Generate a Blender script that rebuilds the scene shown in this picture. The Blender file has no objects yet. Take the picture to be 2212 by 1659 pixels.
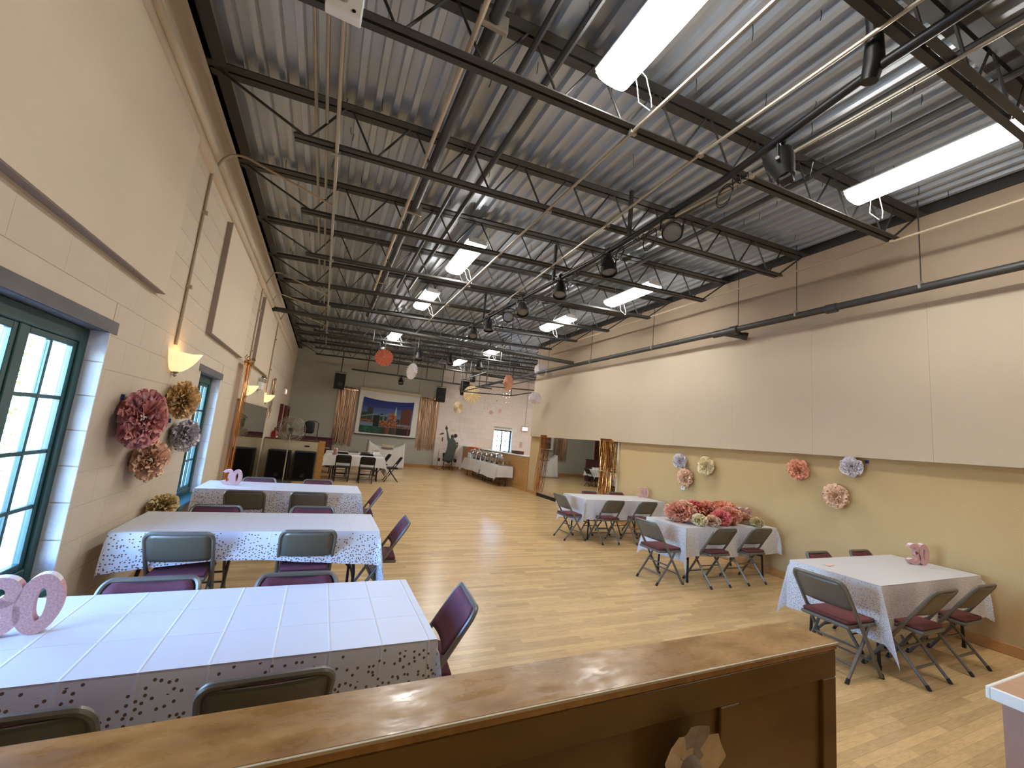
import bpy, bmesh, math, random
from mathutils import Vector, Matrix, noise
random.seed(7)
C = bpy.context.scene.collection
sc = bpy.context.scene
PI = math.pi

# ------------------------------------------------------------------ camera, sky, exposure
cam_d = bpy.data.cameras.new('camera'); cam = bpy.data.objects.new('camera', cam_d); C.objects.link(cam)
cam_d.sensor_width = 36.0; cam_d.lens = 14.374; cam_d.clip_start = 0.05; cam_d.clip_end = 200
def _cam_matrix():
    rx, ry, rz = -.1375, -.4217, .0954
    Rx = Matrix(((1,0,0),(0,math.cos(rx),-math.sin(rx)),(0,math.sin(rx),math.cos(rx))))
    Ry = Matrix(((math.cos(ry),0,math.sin(ry)),(0,1,0),(-math.sin(ry),0,math.cos(ry))))
    Rz = Matrix(((math.cos(rz),-math.sin(rz),0),(math.sin(rz),math.cos(rz),0),(0,0,1)))
    M = Rz @ Rx @ Ry @ Matrix(((1,0,0),(0,0,-1),(0,1,0)))
    r, d, f = M[0], M[1], M[2]
    m = Matrix(((r[0],-d[0],-f[0],1.425),(r[1],-d[1],-f[1],0.0),(r[2],-d[2],-f[2],1.68),(0,0,0,1)))
    return m
cam.matrix_world = _cam_matrix()
sc.camera = cam

W = bpy.data.worlds.new('sky'); sc.world = W; W.use_nodes = True
nt = W.node_tree; bg = nt.nodes['Background']
sky = nt.nodes.new('ShaderNodeTexSky'); sky.sky_type = 'NISHITA'
sky.sun_elevation = math.radians(48); sky.sun_rotation = math.radians(75); sky.sun_disc = False
sky.air_density = 1.0; sky.dust_density = .6; sky.ozone_density = 2.5
tint = nt.nodes.new('ShaderNodeMix'); tint.data_type = 'RGBA'; tint.blend_type = 'MULTIPLY'; tint.inputs[0].default_value = 1; tint.inputs[7].default_value = (.72,.86,1.12,1)
nt.links.new(sky.outputs[0], tint.inputs[6]); nt.links.new(tint.outputs[2], bg.inputs[0]); bg.inputs[1].default_value = SKY_STRENGTH = 1.9
LAMP = 9.0          # fluorescent diffuser emission
sc.view_settings.view_transform = 'Standard'; sc.view_settings.look = 'None'
sc.view_settings.exposure = 2.25; sc.view_settings.gamma = 1.0; sc.view_settings.use_curve_mapping = False
sc.cycles.use_denoising = True
sc.cycles.max_bounces = 10; sc.cycles.diffuse_bounces = 5; sc.cycles.glossy_bounces = 4; sc.cycles.transparent_max_bounces = 12
sc.cycles.sample_clamp_indirect = 6.0

sun_d = bpy.data.lights.new('sun', 'SUN'); sun = bpy.data.objects.new('sun', sun_d); C.objects.link(sun)
sun_d.energy = 2.4; sun_d.angle = 0.009; sun_d.color = (1, .95, .86)
sun.rotation_euler = (math.radians(52), 0, math.radians(-2))
def portal(name, loc, rot, sx, sy):
    d = bpy.data.lights.new(name, 'AREA'); d.shape = 'RECTANGLE'; d.size = sx; d.size_y = sy
    d.cycles.is_portal = True
    o = bpy.data.objects.new(name, d); C.objects.link(o); o.location = loc; o.rotation_euler = rot

# ------------------------------------------------------------------ mesh helpers
class MB:
    def __init__(self): self.bm = bmesh.new(); self.smooth = False
    def _faces(self, vs, fs):
        v = [self.bm.verts.new(p) for p in vs]
        for f in fs:
            try: self.bm.faces.new([v[i] for i in f])
            except ValueError: pass
        return v
    def box(self, lo, hi, bevel=0.0, seg=1, m=None):
        x0,y0,z0 = lo; x1,y1,z1 = hi
        ps = [(x0,y0,z0),(x1,y0,z0),(x1,y1,z0),(x0,y1,z0),(x0,y0,z1),(x1,y0,z1),(x1,y1,z1),(x0,y1,z1)]
        if m is not None: ps = [m @ Vector(p) for p in ps]
        fs = [(0,3,2,1),(4,5,6,7),(0,1,5,4),(1,2,6,5),(2,3,7,6),(3,0,4,7)]
        if bevel > 0:
            b = bmesh.new(); v = [b.verts.new(p) for p in ps]
            for f in fs: b.faces.new([v[i] for i in f])
            bmesh.ops.bevel(b, geom=b.edges[:], offset=bevel, segments=seg, affect='EDGES', profile=.5)
            b.verts.ensure_lookup_table(); b.verts.index_update()
            self._faces([q.co.copy() for q in b.verts], [[q.index for q in f.verts] for f in b.faces]); b.free()
        else: self._faces(ps, fs)
        return self
    def tube(self, pts, r, n=8, cap=True, closed=False):
        pts = [Vector(p) for p in pts]; k = len(pts); rings = []
        up = None
        for i, p in enumerate(pts):
            if closed: t = pts[(i+1) % k] - pts[i-1]
            else: t = pts[min(i+1,k-1)] - pts[max(i-1,0)]
            if t.length < 1e-9: t = Vector((0,0,1))
            t.normalize()
            if up is None:
                up = Vector((0,0,1)) if abs(t.z) < .9 else Vector((1,0,0))
            a = t.cross(up)
            if a.length < 1e-6: a = t.cross(Vector((0,1,0)))
            a.normalize(); b = a.cross(t).normalized(); up = b
            rr = r[i] if isinstance(r, (list, tuple)) else r
            rings.append([self.bm.verts.new(p + a*math.cos(2*PI*j/n)*rr + b*math.sin(2*PI*j/n)*rr) for j in range(n)])
        m = k if closed else k-1
        for i in range(m):
            A, B = rings[i], rings[(i+1) % k]
            for j in range(n): self.bm.faces.new((A[j], A[(j+1)%n], B[(j+1)%n], B[j]))
        if cap and not closed:
            self.bm.faces.new(rings[0][::-1]); self.bm.faces.new(rings[-1])
        return self
    def lathe(self, prof, n=20, c=(0,0,0), axis='z', m=None):
        rings = []
        def P(r, h, a):
            x, y = r*math.cos(a), r*math.sin(a)
            v = {'z':(x,y,h),'y':(x,h,y),'x':(h,x,y)}[axis]
            v = Vector(v) + Vector(c)
            return m @ v if m is not None else v
        for r, h in prof:
            rings.append([self.bm.verts.new(P(max(r,1e-4), h, 2*PI*j/n)) for j in range(n)])
        for i in range(len(rings)-1):
            for j in range(n): self.bm.faces.new((rings[i][j], rings[i][(j+1)%n], rings[i+1][(j+1)%n], rings[i+1][j]))
        self.bm.faces.new(rings[0][::-1]); self.bm.faces.new(rings[-1])
        return self
    def prism(self, poly, t, m=None, holes=None):
        # poly in the xz plane, thickness t along y from 0
        n = len(poly)
        f = [Vector((p[0],0,p[1])) for p in poly]; b = [Vector((p[0],t,p[1])) for p in poly]
        vs = f + b
        if m is not None: vs = [m @ v for v in vs]
        self._faces(vs, [list(range(n)), list(range(2*n-1, n-1, -1))] + [(i, n+i, n+(i+1)%n, (i+1)%n) for i in range(n)])
        return self
    def ribbon(self, outer, inner, t, m=None):
        # strip between two polylines in the xz plane, given thickness along y
        n = len(outer); vs = []
        for o, i in zip(outer, inner):
            vs += [(o[0],0,o[1]),(i[0],0,i[1]),(o[0],t,o[1]),(i[0],t,i[1])]
        if m is not None: vs = [m @ Vector(v) for v in vs]
        fs = []
        for k in range(n-1):
            a = 4*k; b = a+4
            fs += [(a,a+1,b+1,b),(a+2,b+2,b+3,a+3),(a,b,b+2,a+2),(a+1,a+3,b+3,b+1)]
        a = 4*(n-1); fs += [(0,2,3,1),(a,a+1,a+3,a+2)]
        self._faces(vs, fs); return self
    def sheet(self, rows, closed=False):
        g = [[self.bm.verts.new(p) for p in r] for r in rows]
        for i in range(len(g)-1):
            for j in range(len(g[0])-1): self.bm.faces.new((g[i][j], g[i][j+1], g[i+1][j+1], g[i+1][j]))
        return self
    def mesh(self, name, mat=None, smooth=False, weld=0, recalc=True):
        if weld: bmesh.ops.remove_doubles(self.bm, verts=self.bm.verts[:], dist=weld)
        if recalc: bmesh.ops.recalc_face_normals(self.bm, faces=self.bm.faces[:])
        me = bpy.data.meshes.new(name); self.bm.to_mesh(me); self.bm.free()
        if mat: me.materials.append(mat)
        if smooth:
            me.polygons.foreach_set('use_smooth', [True]*len(me.polygons))
            if smooth != 'all': me.set_sharp_from_angle(angle=math.radians(40))
        return me
    def build(self, name, mat, parent=None, smooth=False, loc=None, **k):
        o = bpy.data.objects.new(name, self.mesh(name, mat, smooth, **k)); C.objects.link(o)
        if parent: o.parent = parent
        if loc: o.location = loc
        return o

def tag(o, label=None, cat=None, group=None, kind=None):
    if label: o['label'] = label
    if cat: o['category'] = cat
    if group: o['group'] = group
    if kind: o['kind'] = kind
    return o
def thing(name, label, cat, loc=(0,0,0), rz=0, group=None):
    o = bpy.data.objects.new(name, None); C.objects.link(o); o.empty_display_size = .1
    o.location = loc; o.rotation_euler = (0,0,rz)
    return tag(o, label, cat, group)
def struct(name, mb, mat, **k): return tag(mb.build(name, mat, **k), kind='structure')
def link(name, me, parent, loc=None, rot=None):
    o = bpy.data.objects.new(name, me); C.objects.link(o); o.parent = parent
    if loc: o.location = loc
    if rot: o.rotation_euler = rot
    return o
def copy_tree(o, parent=None):
    c = o.copy(); C.objects.link(c); c.parent = parent
    for ch in list(o.children): copy_tree(ch, c)
    return c

# ------------------------------------------------------------------ materials
def lin(v): v /= 255.0; return v/12.92 if v <= .04045 else ((v+.055)/1.055)**2.4
def rgb(r, g, b): return (lin(r), lin(g), lin(b), 1)
def mat(name, col, rough=.5, metal=0.0, var=0.0, vscale=4.0, bump=0.0, bscale=40.0, emit=None, estr=0.0, spec=.5, stretch=None, isl=0.0, col2=None, sheen=0, trans=0.0, coat=0.0, rvar=0.0):
    m = bpy.data.materials.new(name); m.use_nodes = True; N = m.node_tree.nodes; Lk = m.node_tree.links
    b = N['Principled BSDF']
    b.inputs['Base Color'].default_value = col; b.inputs['Roughness'].default_value = rough; b.inputs['Metallic'].default_value = metal
    b.inputs['Specular IOR Level'].default_value = spec
    if trans: b.inputs['Transmission Weight'].default_value = trans
    if coat: b.inputs['Coat Weight'].default_value = coat
    if sheen: b.inputs['Sheen Weight'].default_value = sheen
    tc = N.new('ShaderNodeTexCoord'); src = tc.outputs['Object']
    if stretch:
        mp = N.new('ShaderNodeMapping'); mp.inputs['Scale'].default_value = stretch; Lk.new(src, mp.inputs[0]); src = mp.outputs[0]
    cur = None
    if var > 0 or col2:
        nz = N.new('ShaderNodeTexNoise'); nz.inputs['Scale'].default_value = vscale; nz.inputs['Detail'].default_value = 5; nz.inputs['Roughness'].default_value = .6
        Lk.new(src, nz.inputs[0])
        cr = N.new('ShaderNodeValToRGB'); cr.color_ramp.elements[0].position = .3; cr.color_ramp.elements[1].position = .7
        lo = col2 if col2 else tuple(c*(1-var) for c in col[:3]) + (1,)
        hi = col if col2 else tuple(min(1, c*(1+var)) for c in col[:3]) + (1,)
        cr.color_ramp.elements[0].color = lo; cr.color_ramp.elements[1].color = hi
        Lk.new(nz.outputs[0], cr.inputs[0]); cur = cr.outputs[0]
    if isl > 0:
        ge = N.new('ShaderNodeNewGeometry'); oi = N.new('ShaderNodeObjectInfo')
        ad = N.new('ShaderNodeMath'); ad.operation = 'ADD'; fr = N.new('ShaderNodeMath'); fr.operation = 'FRACT'
        Lk.new(ge.outputs['Random Per Island'], ad.inputs[0]); Lk.new(oi.outputs['Random'], ad.inputs[1]); Lk.new(ad.outputs[0], fr.inputs[0])
        mr = N.new('ShaderNodeMapRange'); mr.inputs[3].default_value = 1-isl; mr.inputs[4].default_value = 1+isl; Lk.new(fr.outputs[0], mr.inputs[0])
        mx = N.new('ShaderNodeMix'); mx.data_type = 'RGBA'; mx.blend_type = 'MULTIPLY'; mx.inputs[0].default_value = 1
        if cur: Lk.new(cur, mx.inputs[6])
        else: mx.inputs[6].default_value = col
        Lk.new(mr.outputs[0], mx.inputs[7]); cur = mx.outputs[2]
    if cur: Lk.new(cur, b.inputs['Base Color'])
    if rvar > 0:
        n3 = N.new('ShaderNodeTexNoise'); n3.inputs['Scale'].default_value = vscale*1.3; n3.inputs['Detail'].default_value = 6; n3.inputs['Roughness'].default_value = .7; Lk.new(src, n3.inputs[0])
        m3 = N.new('ShaderNodeMapRange'); m3.inputs[1].default_value = .35; m3.inputs[2].default_value = .65; m3.inputs[3].default_value = rough-rvar; m3.inputs[4].default_value = rough+rvar; Lk.new(n3.outputs[0], m3.inputs[0]); Lk.new(m3.outputs[0], b.inputs['Roughness'])
    if bump > 0:
        n2 = N.new('ShaderNodeTexNoise'); n2.inputs['Scale'].default_value = bscale; n2.inputs['Detail'].default_value = 3; Lk.new(src, n2.inputs[0])
        bp = N.new('ShaderNodeBump'); bp.inputs['Strength'].default_value = bump; bp.inputs['Distance'].default_value = .01
        Lk.new(n2.outputs[0], bp.inputs['Height']); Lk.new(bp.outputs[0], b.inputs['Normal'])
    if emit:
        b.inputs['Emission Color'].default_value = emit; b.inputs['Emission Strength'].default_value = estr
    return m

M = {}
M['wall'] = mat('painted_block', rgb(206,192,170), .75, var=.05, vscale=1.2, bump=.25, bscale=60)
M['wall_r'] = mat('tan_stipple_wall', rgb(190,163,119), .8, var=.04, vscale=.8, bump=.35, bscale=90)
M['wall_up'] = mat('upper_tan_wall_dimmed', rgb(170,150,126), .8, var=.04, vscale=.8, bump=.3, bscale=90)  # pinker than the wall below, and darkened to stand for dimmer light
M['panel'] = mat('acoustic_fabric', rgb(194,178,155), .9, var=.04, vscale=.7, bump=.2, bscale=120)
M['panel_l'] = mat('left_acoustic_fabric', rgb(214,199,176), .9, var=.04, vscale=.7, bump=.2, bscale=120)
M['panel_edge'] = mat('panel_edge_grey', rgb(150,138,130), .8)
M['far'] = mat('far_grey_wall', rgb(180,178,166), .8, var=.04, vscale=.6)
M['brick'] = mat('white_block', rgb(240,230,222), .7, var=.04, vscale=1, isl=.03, bump=.2, bscale=40)
M['deck'] = mat('galvanised_deck', rgb(180,187,194), .36, .4, var=.13, vscale=1.4, stretch=(1.5,.35,1))
M['steel'] = mat('dark_painted_steel', rgb(62,62,60), .5, .25, var=.15, vscale=3)
M['black'] = mat('black_metal', rgb(22,22,24), .4, .2)
M['blackp'] = mat('black_plastic', rgb(9,9,10), .6, bump=.1, bscale=200)
M['conduit'] = mat('galvanised_conduit', rgb(170,165,152), .4, .7)
M['tanpipe'] = mat('tan_painted_conduit', rgb(178,160,134), .5)
M['lens'] = mat('diffuser', rgb(250,250,245), .4, emit=(1,.985,.955,1), estr=LAMP)
M['white_m'] = mat('white_enamel', rgb(235,235,230), .4)
M['floor'] = mat('maple_strip', rgb(204,171,122), .25, var=.13, vscale=5, stretch=(1.2,14,1), isl=.15, spec=.5)
M['subfloor'] = mat('floor_joint', rgb(110,76,40), .7)
M['oak'] = mat('orange_oak', rgb(176,130,70), .32, var=.22, vscale=3, stretch=(1.5,1.5,9))
M['base'] = mat('oak_baseboard', rgb(182,132,76), .4, var=.15, vscale=5, stretch=(2,2,12))
M['barwood'] = mat('stained_pine_face', rgb(112,86,42), .3, var=.25, vscale=1.6, stretch=(1,1,3), spec=.4)
M['bartop'] = mat('worn_pine_top', rgb(186,146,90), .3, col2=rgb(132,92,46), vscale=7, stretch=(.8,2.0,1), bump=.12, bscale=14, rvar=.16)
M['frame'] = mat('dark_green_paint', rgb(24,66,62), .35, var=.1)
M['sill'] = mat('teal_sill', rgb(40,104,110), .4)
M['jamb'] = mat('white_jamb_block', rgb(216,214,212), .7, bump=.4, bscale=40)
M['lintel'] = mat('rusty_lintel', rgb(96,92,92), .6, var=.25, vscale=6, stretch=(1,.4,1))
M['chair'] = mat('grey_chair_steel', rgb(112,108,100), .38, .45)
M['chairpan'] = mat('grey_chair_panel', rgb(100,97,88), .42, .3)
M['maroon'] = mat('maroon_upholstery', rgb(92,44,58), .85, var=.18, vscale=60, bump=.2, bscale=300)
M['maroon2'] = mat('red_brown_upholstery', rgb(100,48,46), .85, var=.18, vscale=60, bump=.2, bscale=300)
M['rubber'] = mat('black_rubber', rgb(25,24,24), .7)
M['plast'] = mat('table_plastic', rgb(225,222,214), .5)
M['glitter'] = mat('pink_glitter', rgb(196,150,146), .5, var=.3, vscale=140)
M['foam'] = mat('white_foam', rgb(228,222,226), .8)
M['mirror'] = mat('mirror_silver', (.82,.84,.82,1), .015, 1.0)
M['foil'] = mat('rose_gold_foil', rgb(206,168,138), .24, 1.0, isl=.35)
M['foilw'] = mat('pale_gold_foil', rgb(226,190,130), .22, 1.0, isl=.3)
M['foilo'] = mat('orange_gold_foil', rgb(222,158,92), .2, 1.0, isl=.4)
M['silver'] = mat('polished_steel', rgb(200,200,198), .16, 1.0)
M['red'] = mat('red_enamel', rgb(170,24,26), .35)
M['maroonpaint'] = mat('maroon_paint', rgb(92,26,22), .45)
M['brown'] = mat('brown_door', rgb(86,48,34), .5, var=.12)
M['screen'] = mat('projection_fabric', rgb(228,226,218), .8)
M['cream'] = mat('cream_metal', rgb(196,184,156), .5)
M['paperw'] = mat('white_paper', rgb(232,226,230), .85)
M['salmonp'] = mat('salmon_paper', rgb(224,138,112), .8)
M['goldp'] = mat('gold_paper', rgb(228,208,168), .42, .2)
M['peachp'] = mat('peach_paper', rgb(222,170,140), .85)
M['orange'] = mat('orange_cloth', rgb(240,120,44), .85)
M['wcloth'] = mat('plain_white_cloth', rgb(212,208,204), .85, bump=.15, bscale=5)
M['tantop'] = mat('pinkish_laminate', rgb(190,150,122), .4, var=.06, vscale=30)
M['pinkside'] = mat('pinkish_panel', rgb(176,138,120), .6, var=.05)
M['verdigris'] = mat('verdigris_print', rgb(78,86,80), .7, var=.35, vscale=7, stretch=(3,1,1))
M['torch'] = mat('dark_red_print', rgb(80,40,44), .7)
M['alab'] = mat('alabaster_bowl', rgb(226,206,168), .4, var=.12, vscale=9, emit=(1,.72,.36,1), estr=.22)
M['exit'] = mat('exit_red', rgb(250,90,90), .4, emit=(1,.16,.16,1), estr=2.2)
M['pink'] = mat('pink_lamp', rgb(230,150,140), .5, emit=(1,.35,.3,1), estr=.3)
M['blue'] = mat('blue_tape', rgb(36,44,120), .6)
M['leaf'] = mat('hedge_leaf', rgb(150,176,60), .6, var=.4, vscale=5)
M['purple'] = mat('lilac_soffit', rgb(176,150,200), .7)
M['stucco'] = mat('white_stucco', rgb(228,228,226), .8, var=.06, vscale=6)
M['ground'] = mat('pale_paving', rgb(190,186,176), .8, var=.08)
M['glassbowl'] = mat('clear_glass_sheet', (.9,.95,.95,1), .05, trans=.9)

def glass_mat():
    m = bpy.data.materials.new('window_glass'); m.use_nodes = True; N = m.node_tree.nodes; L = m.node_tree.links
    N.remove(N['Principled BSDF']); out = N['Material Output']
    t = N.new('ShaderNodeBsdfTransparent'); t.inputs[0].default_value = (.93,.97,.97,1)
    g = N.new('ShaderNodeBsdfGlossy'); g.inputs['Roughness'].default_value = .02
    lw = N.new('ShaderNodeLayerWeight'); pw = N.new('ShaderNodeMath'); pw.operation = 'POWER'; pw.inputs[1].default_value = 5; L.new(lw.outputs['Facing'], pw.inputs[0]); fr = N.new('ShaderNodeMath'); fr.operation = 'MULTIPLY_ADD'; fr.inputs[1].default_value = .6; fr.inputs[2].default_value = .03; L.new(pw.outputs[0], fr.inputs[0])
    mx = N.new('ShaderNodeMixShader'); L.new(fr.outputs[0], mx.inputs[0]); L.new(t.outputs[0], mx.inputs[1]); L.new(g.outputs[0], mx.inputs[2]); L.new(mx.outputs[0], out.inputs[0])
    return m
M['glass'] = glass_mat()
def cage_mat():
    return M['conduit']

def cloth_mat(name, scale, rad, dens, base=rgb(206,205,208), dot=rgb(104,78,58)):
    m = bpy.data.materials.new(name); m.use_nodes = True; N = m.node_tree.nodes; L = m.node_tree.links
    b = N['Principled BSDF']; b.inputs['Roughness'].default_value = .42; b.inputs['Specular IOR Level'].default_value = .4
    uv = N.new('ShaderNodeUVMap'); at = N.new('ShaderNodeAttribute'); at.attribute_name = 'drop'
    vo = N.new('ShaderNodeTexVoronoi'); vo.voronoi_dimensions = '2D'; vo.inputs['Scale'].default_value = scale; vo.inputs['Randomness'].default_value = .9
    L.new(uv.outputs[0], vo.inputs['Vector'])
    lt = N.new('ShaderNodeMath'); lt.operation = 'LESS_THAN'; lt.inputs[1].default_value = rad; L.new(vo.outputs['Distance'], lt.inputs[0])
    sx = N.new('ShaderNodeSeparateColor'); L.new(vo.outputs['Color'], sx.inputs[0])
    mr = N.new('ShaderNodeMapRange'); mr.inputs[1].default_value = 0.0; mr.inputs[2].default_value = .26; mr.inputs[3].default_value = dens[0]; mr.inputs[4].default_value = dens[1]; L.new(at.outputs['Fac'], mr.inputs[0])
    l2 = N.new('ShaderNodeMath'); l2.operation = 'LESS_THAN'; L.new(sx.outputs[0], l2.inputs[0]); L.new(mr.outputs[0], l2.inputs[1])
    gt = N.new('ShaderNodeMath'); gt.operation = 'GREATER_THAN'; gt.inputs[1].default_value = .012; L.new(at.outputs['Fac'], gt.inputs[0])
    m1 = N.new('ShaderNodeMath'); m1.operation = 'MULTIPLY'; L.new(lt.outputs[0], m1.inputs[0]); L.new(l2.outputs[0], m1.inputs[1])
    m2 = N.new('ShaderNodeMath'); m2.operation = 'MULTIPLY'; L.new(m1.outputs[0], m2.inputs[0]); L.new(gt.outputs[0], m2.inputs[1])
    mx = N.new('ShaderNodeMix'); mx.data_type = 'RGBA'; mx.inputs[6].default_value = base; mx.inputs[7].default_value = dot
    L.new(m2.outputs[0], mx.inputs[0]); L.new(mx.outputs[2], b.inputs['Base Color'])
    # fold creases of the unpacked plastic sheet + fine wrinkles, as relief
    sp = N.new('ShaderNodeSeparateXYZ'); L.new(uv.outputs[0], sp.inputs[0])
    hs = []
    for ax, per in ((0, .21), (1, .27)):
        md = N.new('ShaderNodeMath'); md.operation = 'PINGPONG'; md.inputs[1].default_value = per/2; L.new(sp.outputs[ax], md.inputs[0])
        sm = N.new('ShaderNodeMapRange'); sm.inputs[1].default_value = 0; sm.inputs[2].default_value = .007; sm.inputs[3].default_value = 1; sm.inputs[4].default_value = 0; L.new(md.outputs[0], sm.inputs[0]); hs.append(sm.outputs[0])
    mm = N.new('ShaderNodeMath'); mm.operation = 'MAXIMUM'; L.new(hs[0], mm.inputs[0]); L.new(hs[1], mm.inputs[1])
    nz = N.new('ShaderNodeTexNoise'); nz.inputs['Scale'].default_value = 9; nz.inputs['Detail'].default_value = 4; L.new(uv.outputs[0], nz.inputs[0])
    ad = N.new('ShaderNodeMath'); ad.operation = 'MULTIPLY_ADD'; ad.inputs[1].default_value = .9; L.new(nz.outputs[0], ad.inputs[0]); L.new(mm.outputs[0], ad.inputs[2])
    bp = N.new('ShaderNodeBump'); bp.inputs['Strength'].default_value = .38; bp.inputs['Distance'].default_value = .005; L.new(ad.outputs[0], bp.inputs['Height']); L.new(bp.outputs[0], b.inputs['Normal'])
    return m
M['cloth_big'] = cloth_mat('white_cloth_brown_dots', 46, .26, (.14, .9))
M['cloth_fine'] = cloth_mat('white_cloth_fine_dots', 70, .24, (.15, .8), dot=rgb(140,118,96))
M['cloth_plain'] = cloth_mat('white_cloth_faint_dots', 70, .2, (.0, .25), dot=rgb(170,156,140))

# ------------------------------------------------------------------ room shell
XR, YF, YE, XS = 8.1, 20.2, 12.8, 13.2     # right wall, far wall, end of right wall, side room wall
YB = -2.6
def zc(x): return 4.93 + .0275*x           # underside of the deck
# floor: dark joint bed, strip planks on top
mb = MB(); mb.box((-.3,YB,-.12),(XS+.2,YF+.2,-.014)); floor = struct('floor', mb, M['subfloor'])
PW = .06
pm = {}
rest = MB(); near = []
rows = int((YF-YB)/PW)
for r in range(rows):
    y0 = YB + r*PW; x = -.2 - random.random()*.8
    xe = XR if y0 < YE else XS
    while x < xe:
        ln = random.uniform(.35, 1.1); a, b = max(x,-.02), min(x+ln, xe+.0)
        if b-a > .02: 
            d = math.hypot(a+ln/2-3.2, y0-.6)
            if 1.25 < y0 < 5.2 and 2.1 < a and b < 6.2: near.append((d, a, b, y0))
            else: rest.box((a+.0004,y0+.0004,-.016),(b-.0004,y0+PW-.0004,0))
        x += ln
near.sort()
for d, a, b, y0 in near[300:]: rest.box((a+.0004,y0+.0004,-.016),(b-.0004,y0+PW-.0004,0))
for d, a, b, y0 in near[:300]:
    key = round(b-a, 1)
    if key not in pm:
        q = MB(); q.box((0.0004,.0004,-.016),(1-.0004,PW-.0004,0)); pm[key] = q.mesh('plank', M['floor'])
    o = link('plank', pm[key], floor, (a, y0, 0)); o.scale = (b-a, 1, 1)
tag(rest.build('plank_field', M['floor'], floor), kind='stuff')

# left wall: mortar backing with openings, blocks proud of it
WIN1 = (1.75, 3.73, .53, 2.17); WIN2 = (6.07, 7.17, .55, 2.17)
ZT = 5.0
def wall_with_holes(mb, x0, x1, ya, yb, za, zb, holes):
    ys = sorted([ya, yb] + [h[0] for h in holes] + [h[1] for h in holes])
    for i in range(len(ys)-1):
        a, b = ys[i], ys[i+1]
        hs = [h for h in holes if h[0] <= a+1e-6 and h[1] >= b-1e-6]
        z = za
        for h in hs:
            mb.box((x0,a,z),(x1,b,h[2])); z = h[3]
        mb.box((x0,a,z),(x1,b,zb))
mb = MB(); wall_with_holes(mb, -.3, -.0035, YB, YF+.2, -.12, ZT, [WIN1, WIN2])
wl = struct('wall_left', mb, M['wall'])
CH, BL = .236, .472
blocks = []
for k in range(-1, 22):
    z0, z1 = max(0, .017+CH*k), min(ZT-.05, .017+CH*(k+1))
    if z1-z0 < .02: continue
    y = YB + (BL/2 if k % 2 else 0)
    while y < YF:
        a, b = y, min(y+BL, YF)
        segs = [(a, b)]
        for h in (WIN1, WIN2):
            if z1 > h[2]+.02 and z0 < h[3]-.02:
                ns = []
                for s in segs:
                    if s[1] <= h[0] or s[0] >= h[1]: ns.append(s)
                    else:
                        if s[0] < h[0]: ns.append((s[0], h[0]))
                        if s[1] > h[1]: ns.append((h[1], s[1]))
                segs = ns
        for s in segs:
            if s[1]-s[0] > .015: blocks.append((s[0], s[1], z0, z1))
        y += BL
vis = sorted([b for b in blocks if b[0] > 1.3 and b[1] < 9.5], key=lambda b: math.hypot(b[0]-2.5, (b[2]-1.7)*1.0))
use = vis[:300]; useset = set(use)
def blockbox(mb, b): mb.box((-.004, b[0]+.0008, b[2]+.0018), (0, b[1]-.0008, b[3]-.0018))
bm_cache = {}
for b in use:
    key = (round(b[1]-b[0],3), round(b[3]-b[2],3))
    if key not in bm_cache:
        q = MB(); q.box((-.004,.0008,.0018),(0,key[0]-.0008,key[1]-.0018)); bm_cache[key] = q.mesh('block', M['wall'])
    link('block', bm_cache[key], wl, (0, b[0], b[2]))
mb = MB()
for b in blocks:
    if b not in useset: blockbox(mb, b)
tag(mb.build('block_field', M['wall'], wl), kind='stuff')

# right wall, its end, rear walls, side room
mb = MB(); mb.box((XR,YB,-.12),(XR+.25,YE,5.4)); wr = struct('wall_right', mb, M['wall_r'])
mb = MB(); mb.box((-.3,YB-.2,-.12),(XR+.25,YB,5.4)); struct('wall_back', mb, M['wall_r'])
mb = MB(); mb.box((-.3,YF+.012,-.12),(9.7,YF+.25,5.5)); mb.box((10.75,YF+.012,-.12),(XS+.2,YF+.25,5.5)); mb.box((9.7,YF+.012,-.12),(10.75,YF+.25,1.03)); mb.box((9.7,YF+.012,2.2),(10.75,YF+.25,5.5))
wf = struct('wall_far', mb, M['far'])
# painted panels of the far wall (left part), blocks on the right part
ys = [0, .86, 2.62, 5.72, 6.62]
for i in range(4):
    q = MB(); q.box((ys[i]+.004,YF,0),(ys[i+1]-.004,YF+.012,5.1)); q.build('panel', M['far'], wf)
bm_cache = {}
for k in range(0, 21):
    z0, z1 = CH*k, CH*(k+1); x = 6.62 - (BL/2 if k % 2 else 0)
    while x < XS:
        a, b = max(x, 6.62), min(x+BL, XS); segs = [(a, b)]
        if z1 > 1.03 and z0 < 2.2:
            ns = []
            for s in segs:
                if s[1] <= 9.7 or s[0] >= 10.75: ns.append(s)
                else:
                    if s[0] < 9.7: ns.append((s[0], 9.7))
                    if s[1] > 10.75: ns.append((10.75, s[1]))
            segs = ns
        for a, b in segs:
            if b-a < .03: continue
            key = round(b-a, 2)
            if key not in bm_cache:
                q = MB(); q.box((.0012,0,.002),(key-.0012,.012,CH-.002)); bm_cache[key] = q.mesh('block', M['brick'])
            link('block', bm_cache[key], wf, (a, YF, z0))
        x += BL
mb = MB(); mb.box((XR+.25,YE-.25,-.12),(XS+.2,YE,5.5)); struct('wall_side_near', mb, M['brick'])
mb = MB(); mb.box((XS,YE,-.12),(XS+.2,YF+.2,5.5)); struct('wall_side', mb, M['brick'])
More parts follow.
